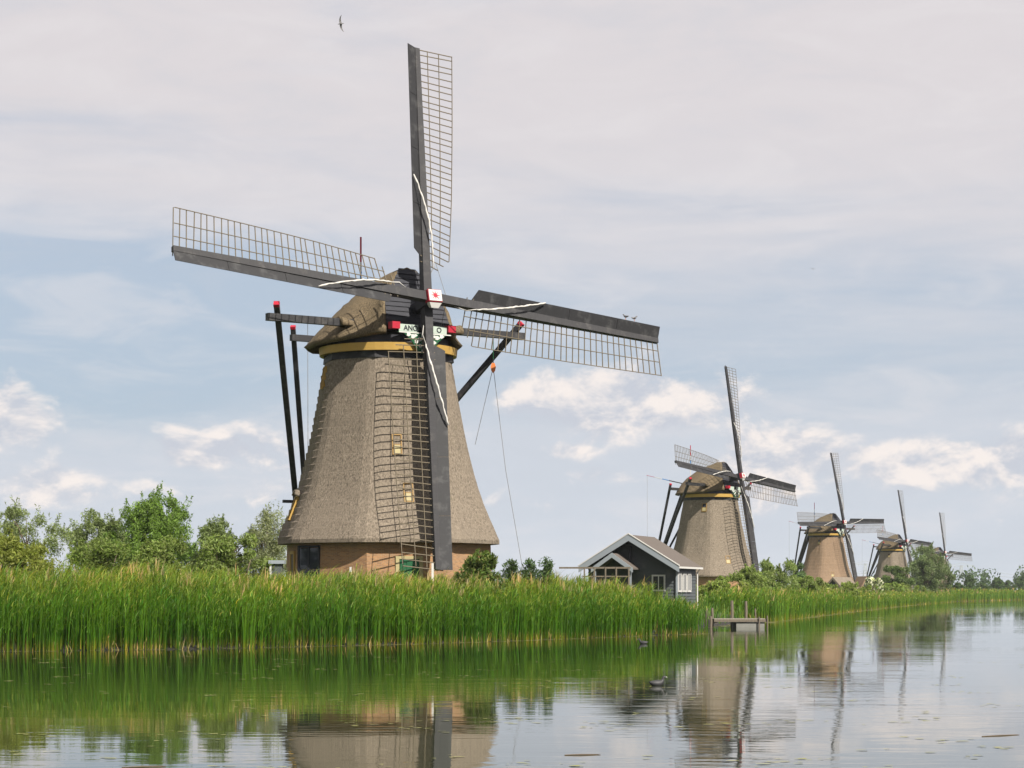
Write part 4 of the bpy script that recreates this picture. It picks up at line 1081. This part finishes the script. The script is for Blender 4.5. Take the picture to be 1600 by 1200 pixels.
# ------------------------------------------------------------------ birds
def loft(spine, n=10):
    """one closed surface through round rings (x, z, radius) square to the spine"""
    m = MB(); m.tube([(x, 0, z) for x, z, r in spine], [r for x, z, r in spine], n); return m
SWIM = [(-.21, .085, .008), (-.17, .07, .035), (-.11, .05, .07), (-.02, .04, .092), (.06, .05, .085), (.115, .085, .058), (.135, .125, .036), (.145, .16, .030), (.16, .19, .036), (.185, .20, .033), (.21, .195, .016)]
def waterbird(px, py, s, yaw, lab):
    Y = CAMH * FPX / (py - YH); X = (px - 800) * Y / FPX
    root = empty('coot', (X, Y, 0), yaw); root.scale = (s, s, s); tag(root, lab, 'bird', 'dark water birds on the canal')
    inst('body', cached('cootb', lambda: loft(SWIM, 12).mesh('body', M['coot'], True)), root)
    inst('beak', cached('cootk', lambda: MB().tube([(.205, 0, .2), (.255, 0, .188)], [.013, .003], 6).mesh('beak', M['white'])), root)
waterbird(1027, 1071, 1.0, 0.3, 'dark coot swimming on open water right of centre')
waterbird(1005, 1006, 1.0, 2.9, 'dark coot swimming just off the reeds')
waterbird(1016, 993, 1.15, 0.4, 'dark coot at the foot of the reeds')
GULL = [(-.22, 0, .006), (-.16, 0, .022), (-.06, 0, .042), (.04, 0, .050), (.11, .005, .040), (.16, .012, .030), (.20, .014, .028), (.23, .012, .014), (.265, .006, .003)]
def gull_flying(loc, rot, s, lab):
    root = empty('gull', loc); root.rotation_euler = rot; root.scale = (s, s, s); tag(root, lab, 'bird', 'gulls in flight')
    inst('body', cached('gullb', lambda: loft(GULL, 10).mesh('body', M['gull'], True)), root)
    for sg in (-1, 1):
        def wing():
            m = MB(); rows = [(0.02, .10, -.06, .02), (.16, .13, -.03, .05), (.32, .10, -.02, .07), (.48, .02, -.06, .05), (.62, -.10, -.13, .02)]
            vs = []; fs = []
            for (y, xf, xb, z) in rows:
                vs += [(xf, sg * y, z), (xb, sg * y, z), (xb, sg * y, z - .006), (xf, sg * y, z - .014)]
            for i in range(4):
                for k in range(4): fs.append((i * 4 + k, i * 4 + (k + 1) % 4, i * 4 + 4 + (k + 1) % 4, i * 4 + 4 + k))
            fs.append((0, 1, 2, 3)); fs.append((16, 17, 18, 19)); m.add(vs, fs); return m.mesh('wing', M['gull'])
        inst('wing', cached(('wing', sg), wing), root)
gull_flying(at(533, 37, 100), (R(78), R(8), R(180)), .62, 'gull flying high above the windmill at the top of the picture')
gull_flying(at(1270, 420, 330), (R(20), R(10), R(30)), .9, 'tiny distant gull in the open sky at the right')
STAND = [(-.2, .15, .006), (-.14, .145, .03), (-.05, .13, .055), (.03, .135, .058), (.08, .165, .045), (.10, .2, .032), (.115, .23, .032), (.145, .245, .028), (.175, .24, .012), (.205, .23, .003)]
S3 = SH1 @ Matrix.Translation((0, -0.24, 0)) @ Matrix.Rotation(-(R(-5.5) + 3 * math.pi / 2), 4, 'Y')
for r, yaw, lab in ((11.6, 2.6, 'small gull perched on the right sail, left of the pair'), (12.15, .5, 'small gull perched on the right sail, right of the pair')):
    g_ = empty('perched_gull', Matrix.Translation(root1.location) @ (S3 @ Vector((-.75, -.32, r))), yaw); tag(g_, lab, 'bird', 'gulls perched on the sail')
    inst('body', cached('standb', lambda: loft(STAND, 10).mesh('body', M['gull'], True)), g_)
    for sy in (-.02, .02): inst('leg', cached(('gl', sy), lambda: MB().tube([(0, sy, .1), (0.01, sy, -.03)], .007, 5).mesh('leg', M['orange'])), g_)

# ------------------------------------------------------------------ summer haze
hz = MB(); hz.box(-4600, 4600, -4600, 4600, -1.8, 60)
hm = bpy.data.materials.new('haze'); hm.use_nodes = True
ht_ = NT(hm.node_tree)
for nd in list(ht_.n): ht_.n.remove(nd)
pv = ht_.node('ShaderNodeVolumePrincipled'); pv.inputs['Color'].default_value = (0.86, 0.91, 0.97, 1); pv.inputs['Density'].default_value = 0.00006
ho_ = ht_.node('ShaderNodeOutputMaterial'); ht_.l.new(pv.outputs[0], ho_.inputs['Volume'])
tag(hz.build('haze', hm), 'thin pale haze over the canal', 'haze', kind='stuff')
